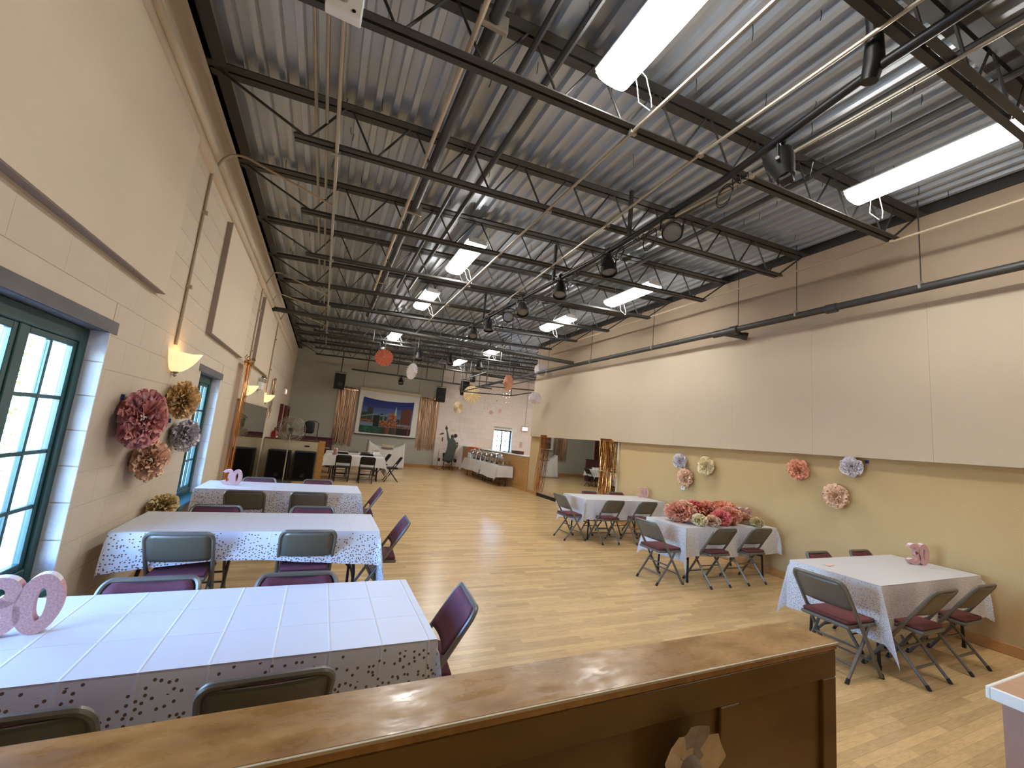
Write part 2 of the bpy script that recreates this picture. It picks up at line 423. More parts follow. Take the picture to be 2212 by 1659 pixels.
# ceiling: corrugated deck, flutes along the room
mb = MB(); pit = .175; prof = []
x = -.3
while x < XS+.3:
    for dx, dz in ((0,0),(.055,0),(.07,.058),(.16,.058)): prof.append((x+dx, zc(x+dx)+dz))
    x += pit
n = len(prof)
NY = 6
rowsv = []
for j in range(NY+1):
    yy = YB-.2 + (YF+.4-YB+.2)*j/NY
    rowsv.append([(p[0], yy, p[1]) for p in prof])
mb.sheet(rowsv)
mb.box((-.5,YB-.4,5.55),(XS+.4,YF+.4,5.6))
ceil = struct('ceiling', mb, M['deck'], recalc=False)
# hanger wires left over from a former ceiling
mb = MB()
for i in range(150):
    x = random.uniform(.3, 7.9); y = random.uniform(1.2, 9.5); z = zc(x)
    L = random.uniform(.05, .12); s = random.uniform(-.02,.02)
    mb.tube([(x,y,z+.02),(x+s*.3,y,z-L*.6),(x+s,y+.01,z-L)], .0035, 4)
tag(mb.build('hanger_wire', M['black'], ceil), kind='stuff')

q = MB(); q.box((XR-.004,YB,3.87),(XR,YE,5.2)); q.build('upper_dimmed_band', M['wall_up'], wr)  # thin slab, its darker colour stands in for dimmer light above the panels
# upper acoustic panels of the right wall
yy = YE-.12; i = 0
edges = []
ycuts = [YE-.1] + [3.67+1.32*k for k in range(6,-1,-1)] + [3.67-1.32*k for k in range(1,5)]
uw = tag(thing('acoustic_wall_panel', 'long beige acoustic panelling along the upper right wall', 'acoustic panel', (XR,0,1.9)), kind='thing')
for i in range(len(ycuts)-1):
    a, b = ycuts[i+1], ycuts[i]
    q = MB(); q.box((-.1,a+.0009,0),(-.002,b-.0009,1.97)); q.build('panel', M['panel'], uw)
# below the panels the wall itself, above them the darkened band; baseboards
def baseboard(name, lo, hi): 
    mb = MB(); mb.box(lo, hi, bevel=.006); struct(name, mb, M['base'])
baseboard('baseboard_right', (XR-.018,YB,0), (XR,8.02,.11)); baseboard('baseboard_right_end', (XR-.018,12.12,0), (XR,YE+.01,.11))
baseboard('baseboard_far', (0,YF-.018,0), (XR-.12,YF,.13))
baseboard('baseboard_left', (0,YB,0), (.018,8.6,.11))

# left wall trims: rounded moulding near the top, bearing angle at the deck
mb = MB()
for zz, rr in ((4.36,.06),(4.2,.075)): mb.tube([(-.01,YB,zz),(-.01,17,zz)], rr, 12)
struct('trim_1', mb, M['wall'], smooth=True)
mb = MB(); mb.box((0,YB,4.84),(.05,YF,4.95)); mb.box((0,YB,4.84),(.16,YF,4.85)); struct('trim_2', mb, M['steel'])
mb = MB(); mb.box((XR-.03,YB,5.06),(XR,YE,5.2)); struct('trim_3', mb, M['steel'])

# windows of the left wall
def window_left(idx, w, mulls, cols):
    y0, y1, z0, z1 = w
    t = bpy.data.objects.new('window_%d' % idx, None); C.objects.link(t); t['kind'] = 'structure'
    # white jamb blocks lining the reveal, rusty lintel, teal sill
    zz = z0
    while zz < z1-.02:
        ze = min(z1, zz+CH)
        for yy, s in ((y1, 1), (y0, -1)):
            q = MB(); q.box((-.3, min(yy,yy-s*.012), zz+.003),(.001, max(yy,yy-s*.012), ze-.003), bevel=.002); q.build('jamb_block', M['jamb'], t)
        zz = ze
    q = MB(); q.box((-.3,y0-.06,z1-.012),(.004,y1+.06,z1+.0)); q.box((-.004,y0-.08,z1-.012),(.006,y1+.08,z1+.075)); q.build('lintel', M['lintel'], t)
    q = MB(); q.box((-.3,y0,z0-.05),(.06,y1,z0+.005), bevel=.006); q.build('window_sill', M['sill'], t)
    a, b, c, d = y0+.012, y1-.012, z0+.005, z1-.012
    q = MB()
    fw = .085
    for lo, hi in (((-.16,a,c),(-.1,a+fw,d)),((-.16,b-fw,c),(-.1,b,d)),((-.16,a+fw,c),(-.1,b-fw,c+fw)),((-.16,a+fw,d-.1),(-.1,b-fw,d))): q.box(lo, hi, bevel=.006)
    q.build('window_frame', M['frame'], t)
    xs = [a+fw] + list(mulls) + [b-fw]
    for m in mulls:
        q = MB(); q.box((-.155,m-.03,c+fw),(-.105,m+.03,d-.1), bevel=.004); q.build('mullion', M['frame'], t)
    for i in range(len(xs)-1):
        l, r = xs[i]+(.03 if i else 0), xs[i+1]-(.03 if i < len(xs)-2 else 0)
        s = bpy.data.objects.new('sash', None); C.objects.link(s); s.parent = t
        q = MB(); sw = .04
        for lo, hi in (((-.15,l,c+fw),(-.112,l+sw,d-.1)),((-.15,r-sw,c+fw),(-.112,r,d-.1)),((-.15,l+sw,c+fw),(-.112,r-sw,c+fw+sw)),((-.15,l+sw,d-.1-sw),(-.112,r-sw,d-.1))): q.box(lo, hi, bevel=.004)
        q.build('sash_frame', M['frame'], s)
        l2, r2, c2, d2 = l+sw, r-sw, c+fw+sw, d-.1-sw
        for k in range(1, cols):
            ym = l2+(r2-l2)*k/cols; q = MB(); q.box((-.145,ym-.012,c2),(-.117,ym+.012,d2), bevel=.003); q.build('muntin', M['frame'], s)
        for k in range(1, 4):
            zm = c2+(d2-c2)*k/4; q = MB(); q.box((-.144,l2,zm-.012),(-.118,r2,zm+.012), bevel=.003); q.build('muntin', M['frame'], s)
        for k in range(cols):
            for j in range(4):
                q = MB(); q.box((-.134,l2+(r2-l2)*k/cols+.012,c2+(d2-c2)*j/4+.012),(-.13,l2+(r2-l2)*(k+1)/cols-.012,c2+(d2-c2)*(j+1)/4-.012)); q.build('pane', M['glass'], s)
    return t
window_left(1, WIN1, (2.42, 3.08), 2)
window_left(2, WIN2, (6.62,), 2)
portal('portal_1', (-.32,(WIN1[0]+WIN1[1])/2,1.35), (0,-PI/2,0), 1.64, 1.98)
portal('portal_2', (-.32,(WIN2[0]+WIN2[1])/2,1.35), (0,-PI/2,0), 1.62, 1.1)
# far window of the side room
t = bpy.data.objects.new('window_3', None); C.objects.link(t); t['kind'] = 'structure'
q = MB()
for lo, hi in (((9.62,YF-.03,.95),(9.7,YF,2.28)),((10.75,YF-.03,.95),(10.83,YF,2.28)),((9.7,YF-.03,2.2),(10.75,YF,2.28)),((9.7,YF-.06,.95),(10.75,YF,1.03))): q.box(lo, hi, bevel=.004)
q.build('window_frame', M['white_m'], t)
q = MB()
for lo, hi in (((9.7,YF+.1,1.03),(9.77,YF+.16,2.2)),((10.68,YF+.1,1.03),(10.75,YF+.16,2.2)),((9.77,YF+.1,2.13),(10.68,YF+.16,2.2)),((9.77,YF+.1,1.03),(10.68,YF+.16,1.1)),((10.19,YF+.1,1.1),(10.26,YF+.16,2.13))): q.box(lo, hi)
q.build('sash_frame', M['frame'], t)
for i in range(2):
    l, r = (9.77,10.2) if i == 0 else (10.25,10.68)
    q = MB(); q.box(((l+r)/2-.018,YF+.11,1.1),((l+r)/2+.018,YF+.15,2.13)); q.build('muntin', M['frame'], t)
    for k in range(1,4):
        zm = 1.1+1.03*k/4; q = MB(); q.box((l,YF+.11,zm-.018),(r,YF+.15,zm+.018)); q.build('muntin', M['frame'], t)
    for k in range(4):
        for j in range(2):
            w_ = (r-l)/2; q = MB(); q.box((l+w_*j+.01,YF+.128,1.1+1.03*k/4+.01),(l+w_*(j+1)-.01,YF+.132,1.1+1.03*(k+1)/4-.01)); q.build('pane', M['glass'], t)
portal('portal_3', (10.22,YF+.27,1.6), (-PI/2,0,0), 1.05, 1.17)

# outside: paving, porch columns, soffit, hedge
mb = MB(); mb.box((-30,-12,-.4),(-.3,34,-.15)); mb.box((-.3,YF+.3,-.4),(30,45,-.15)); struct('ground_outside', mb, M['ground'])
# ------------------------------------------------------------------ outside the windows
for i, (y, lab) in enumerate(((5.21,'white stucco porch column seen through the large window'),(9.9,'white stucco porch column seen through the narrow window'))):
    t = thing('porch_column', lab, 'column', (-.85 if y < 6 else -1.2, y, -.15), 0, 'porch columns')
    q = MB(); q.box((-.15,-.15,0),(.15,.15,2.86), bevel=.02); q.build('shaft', M['stucco'], t)
    q = MB(); q.box((-.19,-.19,0),(.19,.19,.22), bevel=.02); q.build('base', M['stucco'], t)
mb = MB(); mb.box((-1.35,-3,2.72),(-.7,22,3.0)); mb.box((-1.5,-3,3.0),(-.9,22,3.06)); tag(mb.build('porch_roof', M['purple'], None), 'lilac porch roof outside the left windows', 'roof')
def leafmesh(name, n, sx, sy, sz, seed):
    r = random.Random(seed); mb = MB()
    for i in range(n):
        p = Vector((r.gauss(0,sx*.4), r.uniform(-sy,sy), r.uniform(0,sz)))
        a = r.uniform(0,2*PI); e = r.uniform(-.6,.6); s = r.uniform(.05,.1)
        m = Matrix.Translation(p) @ Matrix.Rotation(a,4,'Z') @ Matrix.Rotation(e,4,'X')
        mb._faces([m @ Vector(v) for v in ((0,0,0),(s*.45,s*.6,.01),(0,s*1.3,0),(-s*.45,s*.6,.01))], [(0,1,2,3)])
    return mb.mesh(name, M['leaf'], recalc=False)
t = thing('hedge', 'yellow green leafy hedge beyond the porch outside the window', 'hedge', (-3.6,9.5,-.15))
o = link('leaf_mass', leafmesh('leaf_mass', 14000, .9, 7, 3.6, 3), t); o['kind'] = 'stuff'
q = MB(); 
for i in range(12): q.tube([(0,-6.5+i*1.15,0),(.05,-6.5+i*1.15+.1,1.4),(-.05,-6.5+i*1.15,2.6)], [.05,.04,.02], 6)
q.build('stem', M['brown'], t)

# ------------------------------------------------------------------ bar joists
NUM = ['nearest','second','third','fourth','fifth','sixth','seventh','eighth','ninth','tenth','eleventh','twelfth','thirteenth']
JT, JB = -.03, -.55
joists = []
for i in range(-1, 11):
    yl, yr = 2.78+1.56*i, 2.43+1.40*i
    if i >= 7: yr = yl-.75
    x1 = XR if i <= 6 else XS
    if yl > 19.95: yl = 19.95
    t = thing('bar_joist', 'dark open web steel joist under the deck, %s from the camera' % NUM[i+1], 'joist', (0,0,0), 0, 'steel bar joists')
    def P(x, dz): return Vector((x, yl+(yr-yl)*x/XR if i < 7 else yl-.09*x, zc(x)+dz))
    ang = math.atan2(P(x1,0).y-P(0,0).y, x1)
    def bar(name, xa, xb, dz, w, h, gap):
        q = MB()
        for s in (-1, 1):
            a, b = P(xa,dz), P(xb,dz); off = Vector((-math.sin(ang), math.cos(ang), 0))
            v = []
            for p in (a, b):
                for k, (u, zz) in enumerate(((s*gap,0),(s*w,0),(s*w,.012),(s*(gap+.012),.012),(s*(gap+.012),h),(s*gap,h))): v.append(p+off*u+Vector((0,0,zz)))
            q._faces(v, [(0,1,7,6),(1,2,8,7),(2,3,9,8),(3,4,10,9),(4,5,11,10),(5,0,6,11),(0,5,4,3,2,1),(6,7,8,9,10,11)])
        q.build(name, M['steel'], t)
    q = MB(); a, b = P(.01,JT-.06), P(x1-.01,JT-.06)
    bar('top_chord', .01, x1-.01, JT-.065, .095, .065, .012)
    bar('bottom_chord', .78, x1-.55 if i < 7 else x1-1, JB, .064, .05, .012)
    xs = .78 + .12; step = .64; k = 0
    ends = x1-.6
    q = MB(); q.tube([P(.05,JT-.05), P(.9,JB+.03)], .013, 6); q.build('web_rod', M['steel'], t)
    while xs < ends-.2:
        up = xs+step/2
        q = MB(); q.tube([P(xs,JB+.03), P(min(up,x1-.1)-.03,JT-.05)], .011, 6); q.build('web_rod', M['steel'], t)
        nx = xs+step
        if nx < ends+.1:
            q = MB(); q.tube([P(up+.03,JT-.05), P(nx-.04,JB+.03)], .011, 6); q.build('web_rod', M['steel'], t)
        xs = nx
    q = MB(); q.tube([P(min(xs-.02,ends),JB+.03), P(x1-.03,JT-.05)], .013, 6); q.build('web_rod', M['steel'], t)
    joists.append(P)

# ------------------------------------------------------------------ pipes and conduits on the ceiling
def pipe(name, label, cat, pts, r, m, n=10, group=None, clamps=(), cm=None):
    q = MB(); q.tube(pts, r, n)
    if not clamps:
        return tag(q.build(name, m, smooth=True), label, cat, group)
    t = thing(name, label, cat, (0,0,0), 0, group); q.build('pipe', m, t, smooth=True)
    for c in clamps:
        q = MB(); q.box((c[0]-r*2.2,c[1]-.02,c[2]-r*1.3),(c[0]+r*2.2,c[1]+.02,c[2]+r*1.3), bevel=.004); q.build('clamp', cm or m, t)
    return t
CG = 'thin conduits along the ceiling'
pipe('conduit','galvanised conduit under the joists, near the left wall, ending at a white box','conduit',[(1.17,2.6,4.38),(1.165,6,4.38),(1.15,15.5,4.38)],.018,M['conduit'],8,CG,[(1.165,y,4.38) for y in (4.28,7.3,10.3,13.4)])
pipe('conduit','galvanised conduit threaded through the joists, closest to the left wall','conduit',[(.94,-1,4.66),(.95,16,4.66)],.016,M['conduit'],8,CG)
pipe('conduit','galvanised conduit threaded through the joists, second from the left wall','conduit',[(1.04,-1,4.66),(1.03,16,4.66)],.016,M['conduit'],8,CG)
t = thing('junction_box','white junction box on the nearest joist above the left tables','junction box',(1.17,2.66,4.3))
q = MB(); q.box((-.11,-.04,0),(.11,.04,.17), bevel=.008); q.build('box_body', M['white_m'], t)
q = MB(); q.tube([(.06,-.045,.03),(.06,-.03,.03)], .012, 8); q.build('knockout', M['black'], t)
pipe('sprinkler_main','thick black pipe through the joists beside a light conduit','pipe',[(2.14,-1,4.66),(2.12,11.5,4.66)],.05,M['steel'],12,None,[(2.13,y,4.66) for y in (2.5,5.4,8.5)],M['conduit'])
pipe('conduit','pale conduit running beside the thick black ceiling pipe','conduit',[(2.03,-1,4.6),(2.02,9,4.6)],.02,M['tanpipe'],8,CG)
pipe('conduit','dark pipe along the flutes over the centre, left of the long bright light','conduit',[(2.52,-1,4.78),(2.5,9,4.78)],.028,M['steel'],8,CG)
pipe('conduit','dark pipe along the flutes just left of the first overhead light','conduit',[(2.78,-1,4.8),(2.74,9,4.8)],.034,M['steel'],8,CG)
pipe('conduit','shiny conduit strapped below the joists, right of the first overhead light','conduit',[(3.56,-1,4.46),(3.5,5,4.46),(3.48,12,4.46)],.016,M['conduit'],8,CG,[(3.53,y,4.46) for y in (2.62,4.1,5.65,7.1,8.5)])
pipe('conduit','shiny conduit strapped below the joists over the middle of the hall','conduit',[(4.3,-1,4.5),(4.27,2.6,4.5),(4.55,9.5,4.5)],.016,M['conduit'],8,CG,[(4.27,2.55,4.5),(4.34,4.02,4.5),(4.4,5.5,4.5),(4.47,6.95,4.5)])
pipe('conduit','shiny conduit strapped below the joists, beside the stage light pipe','conduit',[(4.96,-1,4.5),(4.92,2.6,4.5),(4.72,5.4,4.5),(4.5,10,4.5)],.016,M['conduit'],8,CG,[(4.92,2.5,4.5),(4.83,4.0,4.5)])
pipe('conduit','dark pipe along the flutes right of the stage light pipe','conduit',[(5.4,-1,4.9),(5.4,9,4.9)],.03,M['steel'],8,CG)
pipe('conduit','dark pipe along the flutes left of the right hand row of lights','conduit',[(5.95,-1,4.9),(5.95,9,4.9)],.03,M['steel'],8,CG)
pipe('conduit','thin pale conduit along the top of the right wall under the joist ends','conduit',[(7.45,-1,4.56),(7.5,2.46,4.57),(7.55,5.34,4.63),(7.62,12,4.66)],.014,M['tanpipe'],8,CG,[(7.5,2.46,4.57),(7.52,3.9,4.6),(7.55,5.34,4.63)])
# conduits feeding the wall sconces, bending over the moulding to the joists
for i, (y, lab) in enumerate(((4.99,'painted conduit rising from the nearest sconce and bending to the ceiling'),(9.05,'painted conduit rising from the second sconce on the left wall'),(12.1,'painted conduit rising from the far sconce on the left wall'))):
    pts = [(.015,y,2.3),(.015,y,4.1),(.03,y,4.2),(.085,y,4.34),(.1,y+.12,4.46),(.12,y+.35,4.62),(.2,y+.42,4.66),(1.15,y+.42,4.39)]
    pipe('wall_conduit', lab, 'conduit', pts, .014, M['tanpipe'], 8, 'conduits up the left wall', [(.02,y,2.9),(.02,y,3.7)], M['tanpipe'])
pipe('wall_conduit','second painted conduit on the left wall below the ceiling, without a sconce','conduit',[(.015,10.4,4.0),(.03,10.4,4.3),(.1,10.5,4.5),(1.15,10.8,4.39)],.014,M['tanpipe'],8,'conduits up the left wall')
# wall heater pipe of the right wall
t = thing('sprinkler_pipe','long dark pipe hung along the upper right wall on rods','pipe',(0,0,0))
q = MB(); q.tube([(7.75,-1.5,3.97),(7.75,5,3.98),(7.75,12,4.01),(7.75,19.2,4.0)], .05, 12); q.build('pipe', M['steel'], t, smooth=True)
for y in (2.3,3.74,6.76,9.06,11.4): 
    q = MB(); q.tube([(7.75,y,4.03),(7.75,y,zc(7.75)-.02)], .007, 6); q.build('hanger_rod', M['steel'], t)
    q = MB(); q.tube([(7.75,y-.012,4.0),(7.75,y+.012,4.0)], .062, 12); q.build('clamp_ring', M['conduit'], t)
q = MB(); q.tube([(7.75,4.72,4.03),(7.75,4.72,zc(7.75)-.02)], .007, 6); q.build('hanger_rod', M['steel'], t)
q = MB(); q.tube([(7.75,4.75,3.97),(7.75,5.2,3.97)], .066, 12); q.tube([(7.75,4.72,3.97),(7.75,4.85,3.97)], .078, 12); q.tube([(7.75,5.0,3.97),(7.86,4.86,3.93),(7.93,4.76,3.9)], .062, 12); q.tube([(7.93,4.76,3.9),(7.98,4.7,3.88)], .07, 12); q.build('wye_fitting', M['steel'], t, smooth=True)
q = MB(); q.tube([(7.75,3.2,3.97),(7.75,3.33,3.97)], .066, 12); q.build('coupling', M['steel'], t)
t = thing('sprinkler_pipe','dark cross pipe spanning the hall to the right wall pipe','pipe',(0,0,0))
q = MB(); q.tube([(.02,10.6,4.15),(7.7,9.85,4.05)], .055, 12); q.build('pipe', M['steel'], t, smooth=True)
q = MB(); q.tube([(.0,10.6,4.15),(.05,10.6,4.15)], .085, 14); q.build('wall_flange', M['black'], t)
for f in (.25,.5,.75):
    x = .02+7.68*f; y = 10.6-.75*f; q = MB(); q.tube([(x,y,4.12),(x,y,zc(x)-.02)], .008, 6); q.build('hanger_rod', M['steel'], t)

# ------------------------------------------------------------------ fluorescent fixtures
def fixture_meshes():
    q = MB(); w, L = .155, .635
    prof = [(-w,0.05),(-w,.02),(-w*.75,-.02),(-w*.3,-.035),(w*.3,-.035),(w*.75,-.02),(w,.02),(w,.05)]
    q.sheet([[(x,y,z) for x,z in prof] for y in (-L,L)])
    for y in (-L,L): q._faces([(x,y,z) for x,z in prof], [list(range(8))])
    a = q.mesh('diffuser', M['lens'])
    q = MB(); q.box((-w-.008,-L-.01,.05),(w+.008,L+.01,.065)); q.box((-.1,-L-.01,.065),(.1,L+.01,.11), bevel=.006); b = q.mesh('fixture_housing', M['white_m'])
    q = MB(); q.box((-w,-.008,.02),(w,.008,.05)); c = q.mesh('end_cap', M['white_m'])
    q = MB(); q.tube([(0,0,.11),(.03,0,.3)], .004, 4); q.tube([(0,0,.11),(-.03,0,.3)], .004, 4); d = q.mesh('hanger', M['conduit'])
    return a, b, c, d
FA = fixture_meshes()
lights = [(3.16,1.83,4.635,'long bright fluorescent light at the top centre, nearest in the left row'),
 (6.33,1.68,4.635,'long bright fluorescent light near the right wall, nearest in the right row'),
 (3.21,6.43,4.635,'fluorescent light in the left row, crossed by one joist at its near end'),
 (3.16,9.1,4.635,'fluorescent light in the left row, third from the camera'),
 (6.45,6.02,4.645,'fluorescent light in the right row, second from the camera'),
 (6.37,8.62,4.645,'fluorescent light in the right row, third from the camera'),
 (3.12,13.1,4.6,'small looking far fluorescent light of the left row, beyond the cross pipe'),
 (6.42,12.95,4.64,'small looking far fluorescent light of the right row, crossed by one hanger'),
 (6.08,15.85,4.6,'farthest fluorescent light, above the gold paper rosette'),
 (6.95,-.75,4.62,'fluorescent light at the right edge of the ceiling behind the girder'),
 (3.0,-2.0,4.53,'fluorescent light behind the camera in the left row')]
for x, y, z, lab in lights[:10]:
    t = thing('ceiling_light', lab, 'ceiling light', (x,y,z), 0, 'fluorescent ceiling lights')
    link('diffuser', FA[0], t); link('fixture_housing', FA[1], t)
    for s in (-1,1): link('end_cap', FA[2], t, (0,s*.635,0))
    for s in (-1,1): link('hanger', FA[3], t, (0,s*.45,0))
    q = MB(); q.tube([(.1,.5,.1),(.2,.56,.02),(.26,.6,-.08),(.34,.55,-.16)], .004, 5); q.tube([(.1,.48,.1),(.24,.5,.06),(.3,.5,-.1),(.33,.52,-.16)], .004, 5); q.build('power_cord', M['white_m'], t)
# two unseen lamps, added to brighten the block wall behind the low wall
for yy_, lab in ((16.6,'added unseen fluorescent light brightening the side room beyond the low panelled wall'),(14.6,'second added unseen light brightening the side room, nearer the camera')):
    t = thing('ceiling_light', lab, 'ceiling light', (10.6,yy_,4.3), 0, 'fluorescent ceiling lights')
    link('diffuser', FA[0], t); link('fixture_housing', FA[1], t)
    for s in (-1,1): link('end_cap', FA[2], t, (0,s*.635,0))

# ------------------------------------------------------------------ stage light pipe and its lamps
t = thing('lighting_pipe','long black lighting pipe carrying the stage lamps down the hall','pipe',(0,0,0))
q = MB(); q.tube([(4.38,-1.4,4.36),(4.42,1.2,4.36),(4.6,2.6,4.36),(4.64,4.7,4.36),(4.5,7.3,4.36),(4.35,10.6,4.36)], .035, 12); q.build('pipe', M['black'], t, smooth=True)
q = MB(); q.tube([(4.41,1.3,4.28),(4.41,1.27,4.4),(4.36,1.24,4.6),(4.3,1.22,4.75)], [.05,.06,.045,.045], 10); q.build('elbow', M['black'], t, smooth=True)
q = MB()
for k in range(3):
    y = 2.3+1.35*k; q.tube([(4.6+.03*math.sin(a*1.7),y+.02*a,4.3-.05*abs(math.sin(a))) for a in [i*.35 for i in range(22)]], .006, 5)
q.build('cable', M['black'], t)
for y, s in ((2.55,.11),(3.55,.13),(4.1,.09)):
    q = MB()
    for k in range(2): q.tube([(4.62+.03*k+.02*math.cos(a),y+s*math.sin(a)*.8+.03*k,4.33-s+s*math.cos(a)) for a in [2*PI*i/18 for i in range(18)]], .005, 5, closed=True)
    q.build('cable_coil', M['black'], t)
for y in (3.9,5.7,8.6):
    x = 4.63 if y < 5 else 4.58 if y < 7 else 4.44
    q = MB(); q.box((x-.05,y-.02,4.38),(x-.01,y+.02,zc(x)-.06)); q.build('drop_bracket', M['steel'], t)
def par_lamp():
    t = thing('stage_lamp','', 'stage lamp')
    q = MB(); q.box((-.03,-.03,-.02),(.03,.03,.09), bevel=.006); q.tube([(0,-.03,.07),(0,.03,.07)], .05, 10); q.build('clamp', M['black'], t)
    q = MB(); q.tube([(-.15,0,-.22),(-.15,0,-.06),(-.1,0,-.02),(.1,0,-.02),(.15,0,-.06),(.15,0,-.22)], .012, 6); q.build('yoke', M['black'], t)
    h = thing('head', None, None); h.parent = t; h.location = (0,0,-.22); h.name = 'head'
    q = MB(); q.lathe([(.055,-.16),(.085,-.15),(.1,-.09),(.135,.04),(.14,.14),(.13,.14),(.125,.05),(.0,.045)], 20, axis='y'); 
    q.box((-.06,-.2,-.06),(.06,-.13,.06), bevel=.01); q.build('lamp_housing', M['blackp'], h, smooth=True)
    q = MB(); q.lathe([(.0,.1),(.09,.107),(.122,.1),(.122,.09),(.0,.088)], 20, axis='y'); q.build('lamp_lens', mat('lamp_lens', rgb(120,120,118), .25, .3, var=.3, vscale=60) if 'll' not in M else M['ll'], h, smooth=True)
    q = MB(); q.tube([(-.17,0,0),(.17,0,0)], .02, 10); q.build('tilt_knob', M['silver'], h)
    q = MB(); q.tube([(.08,-.18,.02),(.16,-.2,.16),(.06,-.1,.24),(.01,0,.1)], .006, 5); q.build('power_cord', M['black'], h)
    return t
PAR = par_lamp()
plist = [(4.57,1.98,(75,0,20),'black stage lamp with hood, nearest on the lighting pipe'),
 (4.63,3.22,(-35,0,140),'black stage lamp whose round lens faces the camera'),
 (4.64,4.35,(-75,0,180),'black stage lamp hanging straight down, third on the lighting pipe'),
 (4.58,5.5,(-70,0,150),'black stage lamp, fourth on the lighting pipe'),
 (4.52,6.75,(-60,0,170),'black stage lamp, fifth on the lighting pipe'),
 (4.5,7.35,(-25,0,155),'black stage lamp with a pale round lens, sixth on the lighting pipe'),
 (4.45,8.3,(-80,0,180),'black stage lamp, seventh on the lighting pipe'),
 (4.4,9.2,(-60,0,160),'black stage lamp, eighth and last on the near lighting pipe')]
def place_lamp(x, y, z, rot, lab, first=[True]):
    o = PAR if first[0] else copy_tree(PAR); first[0] = False
    o.location = (x,y,z+.03); o.scale = (.8,.8,.8); o['label'] = lab; o['group'] = 'stage lamps'; o.rotation_euler = (0,0,math.radians(rot[2]))
    for ch in o.children:
        if ch.name.startswith('head'): ch.rotation_euler = (math.radians(rot[0]),0,0)
for x, y, r, lab in plist: place_lamp(x, y, 4.29, r, lab)
# far lighting grid: a row of cross pipes on drop rods with more lamps
t = thing('lighting_grid','black pipe grid hung from the far ceiling before the stage wall','pipe grid',(0,0,0))
for (a, b) in (((2.2,17.8,3.95),(8.3,17.6,3.98)),((.4,13.2,4.25),(7.3,12.6,4.3)),((3,15.6,4.2),(8,15.4,4.2))):
    q = MB(); q.tube([a,b], .035, 10); q.build('grid_pipe', M['steel'], t)
    for k in range(5):
        f = (k+.5)/5; x = a[0]+(b[0]-a[0])*f; y = a[1]+(b[1]-a[1])*f; z = a[2]+(b[2]-a[2])*f
        q = MB(); q.tube([(x,y,z),(x,y,zc(x)-.02)], .018, 8); q.build('drop_rod', M['steel'], t)
for lab, x, y, z, r in (('round stage lamp at the left end of the far grid, above the salmon rosette',2.75,12.98,4.2,(-35,0,150)),('far stage lamp beside the last left row light',3.9,12.9,4.2,(-70,0,180)),('far stage lamp over the middle of the grid',4.9,12.8,4.2,(-75,0,190)),('far stage lamp right of the middle of the grid',5.9,12.75,4.2,(-70,0,170)),('farthest stage lamp low on the back pipe, left',4.2,17.7,3.88,(-60,0,180)),('farthest stage lamp low on the back pipe, right',6.9,17.65,3.88,(-60,0,180)),('far stage lamp with a glaring reflector before the speakers',6.6,15.4,4.12,(-80,0,160))): place_lamp(x,y,z,r,lab)
# square drop frame beside the end of the right wall
t = thing('hanging_frame','black rectangular pipe frame hung beside the end of the right wall','pipe frame',(0,0,0))
fr = [(6.45,13.4,3.5),(8.7,13.4,3.62),(8.7,16.2,3.62),(6.45,16.2,3.5)]
for k in range(4):
    a, b = fr[k], fr[(k+1)%4]; q = MB(); q.tube([a,b], .022, 8); q.build('frame_pipe', M['steel'], t)
    q = MB(); q.tube([(a[0],a[1],a[2]+.5),(b[0],b[1],b[2]+.5)], .02, 8); q.build('frame_pipe', M['steel'], t)
    q = MB(); q.tube([a,(a[0],a[1],zc(a[0]))], .022, 8); q.build('drop_rod', M['steel'], t)

# ------------------------------------------------------------------ left wall fittings
for i, (ya, yb, za, zb, lab) in enumerate(((.2,4.33,2.63,4.12,'large beige acoustic panel on the left wall over the window'),(5.94,8.05,2.62,4.05,'beige acoustic panel on the left wall, second from the camera'),(9.32,11.5,2.66,4.05,'beige acoustic panel on the left wall, farthest of the three'))):
    t = thing('sound_absorber', lab, 'acoustic panel', (0,ya,za), 0, 'acoustic panels on the left wall')
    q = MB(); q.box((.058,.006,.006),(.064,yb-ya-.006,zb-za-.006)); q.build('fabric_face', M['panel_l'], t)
    q = MB(); q.box((.001,0,0),(.058,yb-ya,zb-za)); q.build('panel_edge', M['panel_edge'], t)
def sconce(y, z, lab):
    t = thing('wall_sconce', lab, 'wall lamp', (0,y,z), 0, 'alabaster wall sconces')
    q = MB(); rows = []
    for i in range(9):
        f = i/8; r = .02+.2*f**.75; h = -.15+.2*f**1.6; row = []
        for j in range(17):
            a = -PI/2+PI*j/16; lift = .02*f*f*math.sin(2*a)*1.0
            row.append((max(.004, r*math.cos(a)*1.0), r*1.0*math.sin(a), h+lift))
        rows.append(row)
    q.sheet(rows); b = q.build('bowl', M['alab'], t, smooth='all', recalc=False); s = b.modifiers.new('t','SOLIDIFY'); s.thickness = .008
    q = MB(); q.lathe([(.0,-.2),(.018,-.185),(.012,-.165),(.03,-.15),(.02,-.14)], 12, c=(.03,0,0)); q.build('finial', M['panel_edge'], t, smooth=True)
    q = MB(); q.box((.001,-.05,-.12),(.02,.05,.05), bevel=.005); q.build('back_plate', M['panel_edge'], t)
    q = MB(); q.lathe([(.0,-.06),(.022,-.05),(.028,-.02),(.02,.01),(0,.015)], 10, c=(.07,0,0)); q.build('bulb', mat('warm_bulb', rgb(255,220,160), .4, emit=(1,.62,.25,1), estr=9), t, smooth=True)
sconce(5.08,2.19,'alabaster wall sconce by the big window, nearest of three')
sconce(9.2,2.2,'alabaster wall sconce above the left edge of the tall mirror')
sconce(12.2,2.2,'small looking alabaster wall sconce beyond the tall mirror')

